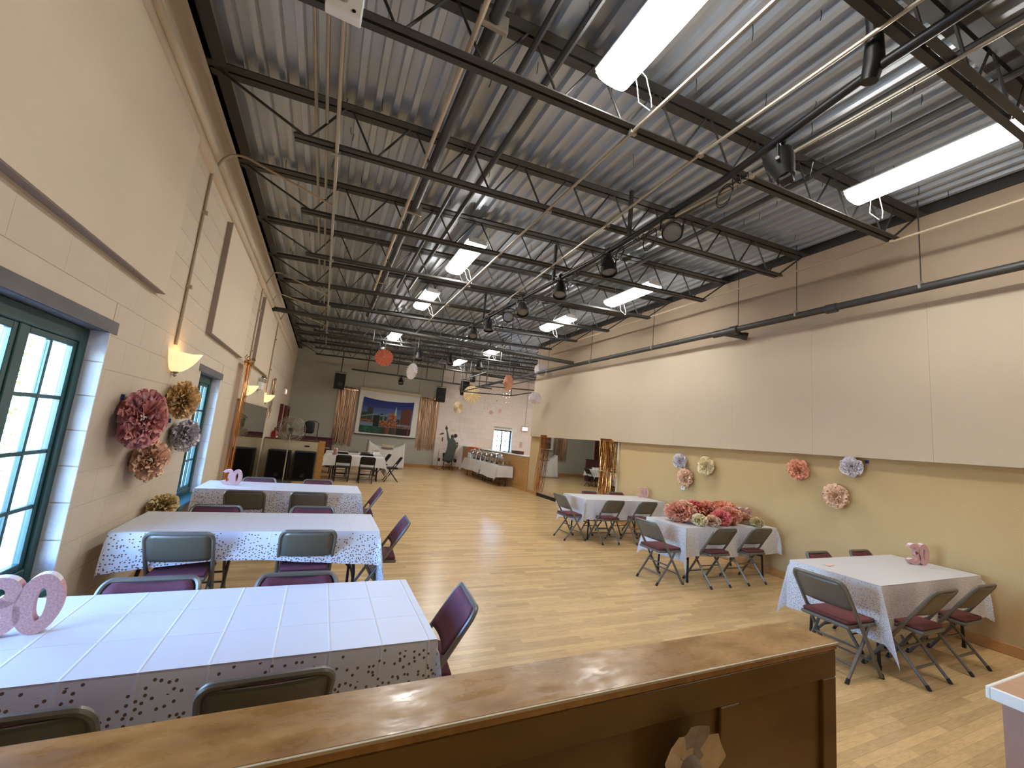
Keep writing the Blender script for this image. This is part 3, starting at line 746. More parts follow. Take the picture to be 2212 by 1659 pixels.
# ------------------------------------------------------------------ paper pompoms
def pom_mesh(name, mt, seed, n=190, flat=.55):
    r = random.Random(seed); mb = MB()
    for i in range(n):
        z = 1-(i+.5)*2/n; ph = i*2.39996; d = Vector((math.sqrt(1-z*z)*math.cos(ph), math.sqrt(1-z*z)*math.sin(ph), z))
        d = (d+Vector((r.gauss(0,.13),r.gauss(0,.13),r.gauss(0,.13)))).normalized(); s = r.uniform(.82,1.1); tw = r.uniform(0,PI)
        up = d.orthogonal().normalized(); up.rotate(Matrix.Rotation(tw,3,d)); sd = d.cross(up)
        w = r.uniform(.2,.34); ru = r.uniform(.05,.1); ph2 = r.uniform(0,6)
        rows = []
        for a in range(4):
            f = .45+.55*a/3; row = []
            for b in range(7):
                g = -1+2*b/6; ang = g*w
                p = (d*math.cos(ang)+sd*math.sin(ang))*f*s
                p = p + up*(ru*math.sin(b*2.1+ph2)*(.3+f) + .1*(f-.45)*r.uniform(-1,1)) - d*(.05*abs(g)*f)
                row.append(p)
            rows.append(row)
        mb.sheet(rows)
    me = mb.mesh(name, mt, smooth='all', recalc=False); return me
def paper(name, r, g, b): return mat(name, rgb(r,g,b), .9, var=.12, vscale=9)
PC = {'rose':paper('rose_tissue',216,150,144),'gold':paper('gold_tissue',234,204,154),'lav':paper('lavender_tissue',224,218,226),'peach':paper('peach_tissue',246,206,176),
 'salmon':paper('salmon_tissue',242,176,144),'coral':paper('coral_tissue',242,142,142),'brick':paper('brick_tissue',236,170,142),'olive':paper('olive_tissue',224,202,150),'cream':paper('cream_tissue',242,224,182)}
pmesh = {}
def pom(x, y, z, r, col, lab, group, sq=(1,1,1), rz=0):
    k = (col, len(pmesh) % 3 if col not in [q[0] for q in pmesh] else 0)
    if col not in pmesh: pmesh[col] = pom_mesh('paper_pompom', PC[col], len(pmesh)+5)
    o = bpy.data.objects.new('paper_pompom', pmesh[col]); C.objects.link(o); o.location = (x,y,z); o.scale = (r*sq[0],r*sq[1],r*sq[2]); o.rotation_euler = (random.uniform(0,6),0,rz) if sq == (1,1,1) else (0,0,rz)
    return tag(o, lab, 'pompom', group)
G = 'tissue pompoms on the left wall'
pom(.13,4.2,1.58,.25,'rose','big dusty rose tissue pompom on the wall beside the big window',G,(.55,1.1,.95))
pom(.12,5.17,1.77,.21,'gold','golden tissue pompom with a blue tab below the nearest sconce',G,(.6,1.1,.9))
pom(.12,5.48,1.41,.2,'lav','grey lavender tissue pompom beside the narrow window',G,(.6,1.1,.85))
pom(.12,4.6,1.22,.2,'peach','peach tissue pompom low on the left wall under the rose one',G,(.6,1.1,.9))
pom(.12,5.2,.72,.19,'olive','olive gold tissue pompom lowest on the left wall above the table edge',G,(.6,1.3,.6))
G = 'tissue pompoms on the right wall'
pom(7.99,6.12,1.6,.15,'lav','small lavender tissue pompom on the right wall above the middle table, topmost of three',G,(.6,1,1))
pom(7.99,5.51,1.56,.17,'cream','cream gold tissue pompom on the right wall above the middle table',G,(.6,1,1))
pom(7.98,5.97,1.29,.17,'peach','peach tissue pompom on the right wall over a white outlet',G,(.6,1,1))
pom(7.99,3.87,1.66,.155,'salmon','salmon tissue pompom high on the right wall, beside a lavender one',G,(.6,1,1))
pom(7.99,3.18,1.77,.135,'lav','lavender tissue pompom with a dark tab under the acoustic panel, above the nearest right table',G,(.6,1,1))
pom(7.98,3.37,1.35,.16,'peach','peach tissue pompom lowest over the nearest right table',G,(.6,1,1))
for (x,y,z,a,lab) in ((.006,4.99,1.76,'l','blue tape tab behind the golden pompom'),(.006,4.12,1.73,'l','blue tape tab above the rose pompom'),(8.096,3.05,1.85,'r','dark blue tape tab behind the lavender pompom'),(.006,5.32,1.55,'l','blue tape tab above the grey pompom')):
    q = MB(); q.box((-.003,-.022,-.02),(.003,.022,.022)); o = q.build('tape_tab', M['blue'], None, loc=(x,y,z)); tag(o, lab, 'tape', 'blue tape tabs')
q = MB(); q.box((-.02,-.05,-.08),(0,.05,.07), bevel=.006); t = thing('wall_outlet','white outlet plate under the peach pompom on the right wall','outlet',(8.098,6.1,1.12)); q.build('cover_plate', M['white_m'], t)
for dz in (-.03,.03):
    q = MB(); q.box((-.024,-.018,dz-.018),(-.019,.018,dz+.018), bevel=.003); q.build('socket', M['cream'], t)

# ------------------------------------------------------------------ foil fringe curtains
def foil(name, label, width, top, drop, n, loc, rz, m, flare=0.0, lean=0.0, seed=1, puff=True):
    r = random.Random(seed); t = thing(name, label, 'foil curtain', loc, rz, 'foil fringe curtains')
    q = MB()
    for i in range(n):
        x = -width/2+width*(i+.5)/n + r.uniform(-.01,.01); w = width/n*r.uniform(.6,1.2); y = r.uniform(-.03,.03); L = drop*r.uniform(.93,1.0)
        rows = []; ph = r.uniform(0,6); tw = r.uniform(-.9,.9)
        K = 9
        for k in range(K):
            f = k/(K-1); xx = x*(1+flare*f)+lean*f+.012*math.sin(ph+f*5); a = tw*math.sin(ph+f*7)
            rows.append([(xx-w/2*math.cos(a), y-w/2*math.sin(a)+.012*math.sin(ph*2+f*9), top-L*f),(xx+w/2*math.cos(a), y+w/2*math.sin(a)+.012*math.sin(ph*2+f*9), top-L*f)])
        q.sheet(rows)
    o = q.build('foil_strip', m, t, recalc=False); o['kind'] = 'stuff'
    q = MB(); q.box((-width/2,-.02,top-.02),(width/2,.02,top+.03)); q.build('header_band', m, t)
    if puff:
        q = MB()
        for i in range(40 if puff is True else puff):
            p = Vector((r.uniform(-width/2,width/2), r.uniform(-.06,.02), top+r.uniform(-.02,.12))); s = .05
            a, b = Vector((r.gauss(0,1),r.gauss(0,1),r.gauss(0,1))).normalized()*s, Vector((r.gauss(0,1),r.gauss(0,1),r.gauss(0,1))).normalized()*s
            q._faces([p-a,p+b,p+a,p-b], [(0,1,2,3)])
        o = q.build('crumpled_foil', M['foilw'], t, recalc=False); o['kind'] = 'stuff'
    return t
foil('foil_curtain','copper foil fringe curtain on the far wall, left of the screen',.84,3.3,2.58,46,(2.3,YF-.06,0),0,M['foil'],seed=2)
foil('foil_curtain','copper foil fringe curtain on the far wall, right of the screen',.94,3.28,2.5,50,(6.12,YF-.06,0),0,M['foil'],seed=3)
foil('foil_curtain','copper foil fringe curtain on the left wall at the near edge of the tall mirror',.5,2.58,2.55,34,(.1,8.4,0),PI/2,M['foilo'],seed=4,puff=9)
foil('foil_curtain','short strip of copper foil on the left wall beyond the tall mirror',.3,2.75,1.1,16,(.06,13.2,0),PI/2,M['foil'],seed=5,puff=False)
foil('foil_curtain','copper foil fringe gathered at the far edge of the right wall mirror',.4,1.93,1.85,56,(8.0,11.72,0),PI/2,M['foilo'],lean=.26,seed=6,puff=False)
foil('foil_curtain','copper foil fringe hanging inside the near end of the right wall mirror',.46,1.93,1.85,60,(8.0,8.5,0),PI/2,M['foilo'],seed=7,puff=False)
foil('foil_curtain','glittering gold foil sash slanting at the near corner of the right wall mirror',.16,1.9,.9,14,(7.99,8.27,0),PI/2,M['foilw'],lean=-.2,seed=8,puff=False)

# ------------------------------------------------------------------ mirrors
t = thing('wall_mirror','wide frameless mirror low on the right wall, edged with foil','mirror',(8.1,10.06,0))
q = MB(); q.box((-.03,-1.95,.1),(-.012,1.95,1.94)); q.build('mirror_glass', M['mirror'], t)
q = MB(); q.box((-.012,-1.97,.0),(-.001,1.97,1.96)); q.build('backing', M['black'], t)
q = MB(); q.box((-.06,-2.0,1.94),(-.001,2.0,1.99), bevel=.004); q.build('top_rail', M['cream'], t)
q = MB(); q.box((-.05,-2.0,0),(-.001,-1.95,1.94), bevel=.004); q.build('side_rail', M['cream'], t)
q = MB(); q.box((-.05,.72,0),(-.001,1.95,.1)); q.build('black_kickboard', M['black'], t)
q = MB(); q.box((-.05,-1.95,0),(-.001,.72,.1)); q.build('white_kickboard', M['white_m'], t)
t = thing('wall_mirror','tall frameless mirror on the left wall reflecting the fan','mirror',(0,10.8,0))
q = MB(); q.box((.012,-2.1,.05),(.03,2.05,1.93)); q.build('mirror_glass', M['mirror'], t)
q = MB(); q.box((.001,-2.1,.0),(.012,2.05,1.95)); q.build('backing', M['black'], t)
q = MB(); q.box((.001,-2.16,.0),(.05,-2.1,1.95)); q.build('silver_edge', M['silver'], t)
q = MB(); q.box((.001,-2.16,1.93),(.04,2.07,1.97)); q.build('top_rail', M['cream'], t)
# ------------------------------------------------------------------ folding chairs
def make_chair(frame, panel, pad, name='folding_chair', padded=True):
    t = thing(name, '', 'chair')
    X = .208
    yt, zt = -.285, .78
    def line(f): return (.215+(yt-.215)*f, zt*f)      # side tube from front foot (f=0) to back top (f=1)
    q = MB(); pts = []
    y6, z6 = line(.56)
    arc = []
    for k in range(7):
        a = PI/2*k/6; f = .92+.08*math.sin(a); yy, z_ = line(f); arc.append((X-.045+.045*math.cos(a), yy, z_))
    yl, zl = line(.57)
    left = [(-X,yl,zl)] + [(-p[0],p[1],p[2]) for p in arc]
    right = [(p[0],p[1],p[2]) for p in arc[::-1]] + [(X,yl,zl)]
    q.tube(left+right, .0145, 8); q.build('back_frame', frame, t, smooth=True)
    q0 = MB(); q0.tube([(0,)+line(.57), (0,)+line(.3), (0,)+line(.02)], .0145, 8); me = q0.mesh('leg', frame, smooth=True)
    qc = MB(); qc.tube([(0,.222,-.0),(0,.205,.035)], .016, 8); cap = qc.mesh('foot_cap', M['rubber'])
    for s in (-1,1):
        l = link('leg', me, t, (s*X,0,0)); link('foot_cap', cap, l)
    q1 = MB(); q1.tube([(0,.09,.42),(0,.02,.3),(0,-.21,.02)], .0135, 8); me2 = q1.mesh('leg', frame, smooth=True)
    qc = MB(); qc.tube([(0,-.222,0),(0,-.2,.035)], .015, 8); cap2 = qc.mesh('foot_cap', M['rubber'])
    for s in (-1,1):
        l = link('leg', me2, t, (s*.182,0,0)); link('foot_cap', cap2, l)
    for (y, z, x) in ((-.125,.12,.182),(-.03,.24,.182),):
        q = MB(); q.tube([(-x,y,z),(x,y,z)], .0095, 6); q.build('cross_bar', frame, t)
    y, z = line(.17); q = MB(); q.tube([(-X,y,z),(X,y,z)], .008, 6); q.build('cross_bar', frame, t)
    q = MB(); q.box((-.19,-.2,.405),(.19,.2,.437), bevel=.012, seg=2); q.build('seat_pan', frame, t)
    if padded:
        q = MB(); q.box((-.182,-.19,.436),(.182,.195,.466), bevel=.014, seg=3); q.build('seat_pad', pad, t, smooth='all')
    else:
        q = MB(); q.box((-.18,-.19,.436),(.18,.195,.448), bevel=.006); q.build('seat_pad', panel, t)
    # curved back panel (and pad) between the tubes
    def back(y_off, th, x, f0, f1):
        q = MB(); a = []; b = []
        for i in range(9):
            f = f0+(f1-f0)*i/8; ra = []; rb = []
            for j in range(9):
                u = -1+2*j/8; yy, zz = line(f); xe = x
                if f > .92: xe = x-.03*((f-.92)/.08)**2
                if f < f0+.03: xe = x-.015
                c = -.022*(1-u*u)
                ra.append((u*xe, yy+c+y_off, zz)); rb.append((u*xe, yy+c+y_off-th, zz))
            a.append(ra); b.append(rb)
        q.sheet(a); q.sheet(b)
        for A, B in ((a[0],b[0]),(a[-1],b[-1])): q.sheet([A,B])
        for j in (0,-1): q.sheet([[r[j] for r in a],[r[j] for r in b]])
        return q
    q = back(-.002, .008, .2, .70, .985); q.build('back_panel', panel, t, smooth='all', weld=1e-5)
    if padded:
        q = back(.018, .018, .19, .71, .99); q.build('back_pad', pad, t, smooth='all', weld=1e-5)
    for s in (-1,1):
        q = MB(); q.tube([(s*.2,-.02,.43),(s*.205,line(.62)[0],line(.62)[1])], .006, 6); q.build('hinge_brace', frame, t)
    return t
GREY = make_chair(M['chair'], M['chairpan'], M['maroon'])
GREY2 = make_chair(M['chair'], M['chairpan'], M['maroon2'])
DARK = make_chair(M['black'], M['blackp'], M['blackp'], padded=False)
used = set()
def chair(proto, bx, by, deg, lab, group, tilt=0):
    # bx, by: where the top of the back is; deg: direction faced (0 = +y)
    o = copy_tree(proto) if proto.name in used else proto; used.add(proto.name)
    a = math.radians(deg); 
    o.location = (bx - (.285)*math.sin(a), by + .285*math.cos(a), 0); o.rotation_euler = (0,0,a)
    o['label'] = lab; o['group'] = group
    return o
GL = 'folding chairs at the left tables'; GR = 'folding chairs at the right tables'; GF = 'dark folding chairs at the far tables'
# facing angle: 0 -> +y, 180 -> -y, -90 -> +x, 90 -> -x
chair(GREY,.72,1.70,0,'grey folding chair at the bottom left corner, near side of the closest left table',GL)
chair(GREY,1.39,1.74,2,'grey folding chair with its curved back over the wooden ledge, closest left table',GL)
chair(GREY,.74,2.84,180,'maroon backed folding chair behind the closest left table, nearer the window wall',GL)
chair(GREY,1.43,2.82,180,'maroon backed folding chair behind the closest left table, nearer the dance floor',GL)
chair(GREY,2.33,2.34,84,'maroon padded folding chair at the dance floor end of the closest left table',GL)
chair(GREY,.60,3.82,0,'grey folding chair on the near side of the second left table, nearer the wall',GL)
chair(GREY,1.46,3.88,0,'grey folding chair on the near side of the second left table, nearer the dance floor',GL)
chair(GREY,.62,4.93,180,'maroon backed folding chair behind the second left table, nearer the wall',GL)
chair(GREY,1.47,4.96,180,'maroon backed folding chair behind the second left table, nearer the dance floor',GL)
chair(GREY,2.36,4.38,86,'maroon padded folding chair at the dance floor end of the second left table',GL)
chair(GREY,.71,5.88,0,'grey folding chair on the near side of the third left table, nearer the wall',GL)
chair(GREY,1.41,5.92,0,'grey folding chair on the near side of the third left table, nearer the dance floor',GL)
chair(GREY,.71,7.2,180,'maroon backed folding chair behind the third left table, nearer the wall',GL)
chair(GREY,1.5,7.22,180,'maroon backed folding chair behind the third left table, nearer the dance floor',GL)
chair(GREY,2.37,6.5,88,'maroon padded folding chair at the dance floor end of the third left table',GL)
chair(GREY2,5.49,2.24,-92,'grey folding chair at the left end of the nearest right table, by the wooden ledge',GR)
chair(GREY2,6.36,1.72,0,'grey folding chair on the near side of the nearest right table, left one',GR)
chair(GREY2,7.14,1.72,0,'grey folding chair on the near side of the nearest right table, next to the wall',GR)
chair(GREY2,6.58,2.84,180,'maroon chair back peeking over the far edge of the nearest right table, left one',GR)
chair(GREY2,7.41,2.84,180,'maroon chair back peeking over the far edge of the nearest right table, right one',GR)
chair(GREY2,5.58,4.42,-90,'grey folding chair at the left end of the table heaped with pompoms',GR)
chair(GREY2,6.54,3.92,0,'grey folding chair before the table heaped with pompoms, left one',GR)
chair(GREY2,7.28,3.92,0,'grey folding chair before the table heaped with pompoms, right one',GR)
chair(GREY2,5.58,6.66,-90,'grey folding chair at the left end of the farthest right table, by the mirror',GR)
chair(GREY2,6.43,6.08,0,'grey folding chair before the farthest right table, left one',GR)
chair(GREY2,7.18,6.04,0,'grey folding chair before the farthest right table, right one',GR)
chair(GREY2,6.7,7.3,180,'maroon chair back peeking over the farthest right table before the mirror, left one',GR)
chair(GREY2,7.4,7.3,180,'maroon chair back peeking over the farthest right table before the mirror, right one',GR)
chair(DARK,2.16,13.3,-2,'black folding chair before the far white table, left one',GF)
chair(DARK,2.83,13.1,-3,'black folding chair before the far white table, right one',GF)
chair(DARK,2.14,14.72,180,'black folding chair between the two far white tables, left one',GF)
chair(DARK,2.93,14.72,180,'black folding chair between the two far white tables, right one',GF)
chair(DARK,3.98,14.05,88,'dark green black folding chair at the right end of the far white table',GF)
chair(DARK,3.8,15.4,95,'black folding chair at the right end of the second far table',GF)
chair(DARK,7.15,19.72,180,'black folding chair under the robed statue cutout by the far wall','chair under the statue cutout')

# ------------------------------------------------------------------ tables and cloths
def table(x0, x1, y0, y1, lab, group, z=.735, rz=0):
    cx, cy = (x0+x1)/2, (y0+y1)/2; lx, ly = (x1-x0)/2, (y1-y0)/2
    t = thing('folding_table', lab, 'table', (cx,cy,0), rz, group)
    q = MB(); q.box((-lx,-ly,z-.04),(lx,ly,z), bevel=.01, seg=2); q.build('tabletop', M['plast'], t)
    for s in (-1,1):
        xe = s*(lx-.22)
        for v in (-1,1):
            q = MB(); q.tube([(xe,v*(ly-.12),z-.05),(xe+s*.05,v*(ly-.1),.35),(xe+s*.06,v*(ly-.09),0.02)], .014, 8); l = q.build('leg', M['black'], t, smooth=True)
            q = MB(); q.tube([(xe+s*.06,v*(ly-.09),0),(xe+s*.06,v*(ly-.09),.04)], .018, 8); q.build('foot_cap', M['rubber'], l)
        q = MB(); q.tube([(xe+s*.05,-(ly-.1),.3),(xe+s*.05,ly-.1,.3)], .01, 6); q.build('leg_brace', M['black'], t)
        q = MB(); q.tube([(xe+s*.045,0,.3),(xe-s*.35,0,z-.05)], .008, 6); q.build('folding_brace', M['black'], t)
    return t
def cloth(x0, x1, y0, y1, hang, m, lab, group, z=.741, flare=(.1,.1,.1,.1), seed=1, rz=0, amp=.018, k=.34, res=.042, wave=None):
    # hang: overhang at x0, x1, y0, y1
    r = random.Random(seed); cx, cy = (x0+x1)/2, (y0+y1)/2
    us = []; a = x0-hang[0]
    def samples(lo, hi, h0, h1):
        s = []
        for A, B in ((lo-h0, lo), (lo, hi), (hi, hi+h1)):
            n = max(1, int((B-A)/res)); s += [A+(B-A)*i/n for i in range(n)]
        return s + [hi+h1]
    us, vs = samples(x0,x1,hang[0],hang[1]), samples(y0,y1,hang[2],hang[3])
    ph = [r.uniform(0,6) for _ in range(8)]
    verts = []; uvs = []; drops = []
    for v in vs:
        for u in us:
            du = max(x0-u, 0, u-x1); dv = max(y0-v, 0, v-y1)
            sx = -1 if u < x0 else 1; sy = -1 if v < y0 else 1
            px, py = min(max(u,x0),x1), min(max(v,y0),y1); pz = z
            rr = math.hypot(du, dv)
            if rr > 0:
                th = math.atan2(dv, du); s2 = math.sin(2*th)
                fx = flare[0 if sx < 0 else 1]; fy = flare[2 if sy < 0 else 3]
                kk = k if sy < 0 else k*.45; out = kk*s2*rr
                wx = (math.sin(v*9+ph[0 if sx<0 else 1])+.6*math.sin(v*17+ph[2]))*amp*du/.4 if dv == 0 else 0
                wy = (math.sin(u*7+ph[3 if sy<0 else 4])+.6*math.sin(u*15+ph[5]))*amp*dv/.4 if du == 0 else 0
                if fx <= .011: wx = 0
                if fy <= .011: wy = 0
                if du > 0: px += sx*(.004+du*fx*math.cos(th) + (out*.7 if fx > .011 else out*.06)) + wx
                if dv > 0: py += sy*(.004+dv*fy*math.sin(th) + (out*.7 if fy > .011 else out*.06)) + wy
                pz = z - rr*math.sqrt(max(.2, 1-(kk*s2)**2)) + (.012*math.sin(u*3.3+ph[6])*(dv > 0) + .012*math.sin(v*4+ph[7])*(du > 0))*rr/.35
                if wave and dv > 0 and sy < 0: pz += wave*math.sin(PI*(u-x0)/(x1-x0))*dv/.3
                pz = max(pz, .012)
            verts.append((px-cx, py-cy, pz)); uvs.append((u-x0, v-y0)); drops.append(rr)
    nu, nv = len(us), len(vs)
    faces = [(j*nu+i, j*nu+i+1, (j+1)*nu+i+1, (j+1)*nu+i) for j in range(nv-1) for i in range(nu-1)]
    me = bpy.data.meshes.new('tablecloth'); me.from_pydata(verts, [], faces); me.materials.append(m)
    ul = me.uv_layers.new(name='UVMap')
    for p in me.polygons:
        p.use_smooth = True
        for li, vi in zip(p.loop_indices, p.vertices): ul.data[li].uv = uvs[vi]
    at = me.attributes.new('drop', 'FLOAT', 'POINT'); at.data.foreach_set('value', drops)
    me.set_sharp_from_angle(angle=math.radians(50))
    o = bpy.data.objects.new('tablecloth', me); C.objects.link(o); o.location = (cx, cy, 0); o.rotation_euler = (0,0,rz)
    return tag(o, lab, 'tablecloth', group)
TG = 'folding tables along the walls'; CGp = 'white dotted tablecloths'
LT = [(.13,2.05,1.97,2.75,'closest to the camera by the big window'),(.13,2.05,4.06,4.81,'second on the left, between the two windows'),(.13,2.07,6.28,7.03,'third on the left, before the tall mirror')]
for i, (a,b,c,d,l) in enumerate(LT):
    table(a,b,c,d,'folding table under a dotted cloth, '+l, TG)
h = [(.1,.42,.3,.28),(.1,.5,.29,.28),(.1,.45,.3,.28)]
cloth(.12,2.05,1.96,2.76,h[0],M['cloth_big'],'white tablecloth with brown dots, closest to the camera by the big window',CGp,flare=(.01,.06,.07,.05),seed=3,amp=.008,k=.2)
cloth(.12,2.05,4.05,4.82,h[1],M['cloth_big'],'white tablecloth dense with brown dots, second on the left',CGp,flare=(.01,.08,.1,.05),seed=4,amp=.012,k=.2,wave=.07)
cloth(.12,2.07,6.27,7.04,h[2],M['cloth_big'],'white dotted tablecloth on the third left table, bluish in window light',CGp,flare=(.01,.07,.06,.05),seed=5,amp=.008,k=.2)
RT = [(6.0,7.96,2.02,2.76,'nearest on the right beside the wooden ledge'),(6.07,7.96,4.18,4.9,'heaped with tissue pompoms on the right'),(6.02,7.96,6.44,7.18,'farthest on the right, by the wide mirror')]
for i, (a,b,c,d,l) in enumerate(RT):
    table(a,b,c,d,'folding table under a white cloth, '+l, TG)
cloth(5.99,7.97,2.01,2.77,(.46,.1,.4,.3),M['cloth_fine'],'white tablecloth with a hanging corner point, on the nearest right table',CGp,flare=(.03,.01,.05,.05),seed=6,amp=.014,k=.42)
cloth(6.06,7.97,4.17,4.91,(.46,.1,.38,.3),M['cloth_fine'],'white tablecloth with fine dots under the heap of pompoms',CGp,flare=(.04,.01,.05,.05),seed=7,amp=.014,k=.42)
cloth(6.01,7.97,6.43,7.19,(.44,.1,.36,.3),M['cloth_plain'],'white tablecloth on the farthest right table by the wide mirror',CGp,flare=(.04,.01,.06,.05),seed=8,amp=.012,k=.38)

# far tables
FGp = 'white cloths of the far tables'
table(1.7,3.4,13.72,14.36,'folding table under plain white cloth, in front among the far tables','far folding tables',rz=-.06)
cloth(1.69,3.41,13.7,14.38,(.3,.5,.3,.3),M['wcloth'],'plain white cloth on the far table with black chairs before it',FGp,seed=9,k=.3,rz=-.06,res=.06)
table(1.7,3.5,15.25,15.9,'folding table under plain white cloth, second row of the far tables','far folding tables',rz=-.06)
cloth(1.69,3.51,15.23,15.92,(.3,.3,.3,.3),M['wcloth'],'plain white cloth on the second row far table holding trays',FGp,seed=10,k=.3,rz=-.06,res=.06)
BG = 'buffet tables by the low wall'
table(7.42,8.0,13.95,15.55,'buffet table under white cloth, nearer half',BG); table(7.42,8.0,15.6,17.75,'buffet table under white cloth, farther half',BG)
cloth(7.4,8.02,13.92,15.6,(.48,.05,.42,.02),M['wcloth'],'white cloth on the nearer half of the buffet table, corner point hanging',FGp,flare=(.08,.01,.06,.01),seed=11,k=.4,res=.06,amp=.01)
cloth(7.4,8.02,15.6,17.78,(.46,.05,.3,.4),M['wcloth'],'white cloth on the farther half of the buffet table',FGp,z=.747,flare=(.1,.01,.08,.08),seed=12,k=.4,res=.06,amp=.01)

# ------------------------------------------------------------------ the number thirty stands
def arcpts(cx, cz, rx, rz, a0, a1, n): return [(cx+rx*math.cos(math.radians(a0+(a1-a0)*i/n)), cz+rz*math.sin(math.radians(a0+(a1-a0)*i/n))) for i in range(n+1)]
def digit_mesh():
    T = .045
    # 3: two lobes as thick ribbons
    o = arcpts(.055,.165,.068,.06,165,-78,16) + arcpts(.055,.072,.078,.073,78,-165,18)
    i = arcpts(.055,.165,.022,.02,165,-78,16) + arcpts(.055,.072,.026,.028,78,-165,18)
    q = MB(); q.ribbon(o, i, T); a = q.mesh('digit_three', M['glitter'])
    o = arcpts(.175,.113,.068,.115,0,360,32); i = arcpts(.178,.113,.017,.062,0,360,32)
    q = MB(); q.ribbon(o, i, T); b = q.mesh('digit_zero', M['glitter'])
    return a, b
DG = digit_mesh()
def rim(me, sc_):
    pass
def thirty(x, y, rz, s, lab):
    t = thing('number_stand', lab, 'number decoration', (x,y,.7425), math.radians(rz), 'pink glitter number stands')
    for me, nm in ((DG[0],'digit_three'),(DG[1],'digit_zero')):
        o = link(nm, me, t); o.scale = (s,s,s)
    q = MB(); 
    for (o_, i_) in ((arcpts(.055,.165,.0665,.0585,165,-78,16)+arcpts(.055,.072,.0765,.0715,78,-165,18), arcpts(.055,.165,.0235,.0215,165,-78,16)+arcpts(.055,.072,.0275,.0295,78,-165,18)),(arcpts(.175,.113,.0665,.1135,0,360,32),arcpts(.178,.113,.0185,.0635,0,360,32))):
        q.ribbon([(p[0],p[1]) for p in o_],[(p[0],p[1]) for p in i_],.04, Matrix.Translation((0,.004,0)))
    o = q.build('foam_core', M['foam'], t); o.scale = (s*1.002,s,s*1.01); o.location = (0,.045*s*.0,0)
    return t
thirty(.33,2.32,10,1.0,'pink glitter 30 on the closest left table, largest in view')
thirty(.33,6.66,-8,.9,'pink glitter 30 on the third left table before the mirror')
thirty(7.56,2.42,-18,1.0,'pink glitter 30 on the nearest right table')
thirty(7.72,4.62,-20,.98,'pink glitter 30 behind the heap of pompoms')
thirty(7.76,7.0,-25,.95,'pink glitter 30 on the farthest right table')
thirty(1.84,13.95,-60,.9,'pink glitter 30 seen edge on, on the far white table')
# pompoms heaped on the second right table
G = 'tissue pompoms heaped on the table'
for (x,y,r,col,l,zs) in ((6.36,4.56,.24,'brick','brick tissue pompom at the left end of the heap',.68),(6.66,4.76,.21,'peach','peach tissue pompom behind the brick one at the left',.75),(6.97,4.88,.2,'coral','coral red tissue pompom at the back of the heap, left',.8),(7.13,4.72,.23,'salmon','salmon tissue pompom at the back middle of the heap',.75),(7.5,4.7,.24,'salmon','salmon tissue pompom at the back right of the heap',.72),
 (6.47,4.31,.125,'cream','small cream tissue pompom at the front left of the heap',.75),(6.7,4.27,.12,'peach','small peach tissue pompom at the front of the heap',.75),(6.95,4.34,.17,'coral','bright coral tissue pompom at the front middle of the heap',.75),(7.2,4.4,.2,'brick','brick tissue pompom at the front right of the heap',.75),(7.6,4.45,.14,'peach','peach tissue pompom beside the pink 30, right of the heap',.7),(7.62,4.24,.11,'olive','olive tissue pompom at the right front corner of the table',.75)):
    r *= .9; pom(x,y,.742+r*zs*.95,r,col,l,G,(1,1,zs),random.uniform(0,6))
q = MB(); q.box((-.05,-.03,0),(.05,.03,.003)); o = q.build('paper_scrap', mat('peach_slip', rgb(226,190,176), .8), None, loc=(6.25,2.55,.745)); tag(o, 'small peach paper slip on the nearest right tablecloth', 'paper')

# ------------------------------------------------------------------ foreground ledge, laminate counter, paper flower
t = thing('wooden_half_wall','worn stained wooden half wall with a flat ledge in the foreground','half wall',(0,.93,0),.012)
q = MB(); q.box((.06,-.07,0),(3.12,.07,1.075)); q.build('core_panel', M['barwood'], t)
q = MB(); q.box((.03,-.085,1.075),(3.14,.08,1.1), bevel=.003); q.build('ledge_top', M['bartop'], t)
for x0, x1 in ((3.06,3.135),(2.56,2.64),(1.4,1.48),(.3,.38)):
    q = MB(); q.box((x0,-.083,0),(x1,-.068,.99), bevel=.003); q.build('stile', M['barwood'], t)
q = MB(); q.box((.06,-.083,.99),(3.135,-.068,1.075), bevel=.003); q.build('top_rail', M['barwood'], t)
q = MB(); q.box((3.12,-.08,0),(3.135,.075,1.075), bevel=.003); q.build('end_board', M['barwood'], t)
q = MB(); q.box((.05,-.089,1.094),(3.142,-.084,1.1)); q.build('edge_strip', M['cream'], t)
t = thing('laminate_counter','pinkish laminate counter with a white edge at the lower right corner','counter',(4.46,.94,0))
q = MB(); q.box((.04,-1.6,.0),(1.6,-.04,.69)); q.build('counter_body', M['pinkside'], t)
q = MB(); q.box((.017,-1.7,.69),(1.7,-.017,.742)); q.build('counter_top', M['tantop'], t)
q = MB(); q.box((0,-1.7,.69),(.016,-.0165,.744), bevel=.003); q.box((0,-.016,.69),(1.7,0,.744), bevel=.003); q.build('white_edge_band', M['white_m'], t)
t = thing('paper_flower','faded cream and grey paper flower on the face of the wooden half wall','paper flower',(2.41,.868,.885)); t.scale = (1.3,1,1.3)
fl = mat('faded_paper', rgb(206,190,162), .85, var=.2, vscale=20); fl2 = mat('grey_paper', rgb(158,150,146), .85, var=.2, vscale=20)
for k in range(13):
    a = 2*PI*k/13; R_ = .085 if k % 2 else .07
    q = MB(); rows = []
    for i in range(4):
        f = .15+.85*i/3; w = .034*math.sin(PI*min(1,f*.7+.1))+.006
        rows.append([(math.cos(a)*R_*f - math.sin(a)*w*s, -.014-.02*f*(1 if k%2 else .5)-.004*abs(s), math.sin(a)*R_*f + math.cos(a)*w*s) for s in (-1,0,1)])
    q.sheet(rows); q.build('petal', fl if k % 3 else fl2, t, recalc=False)
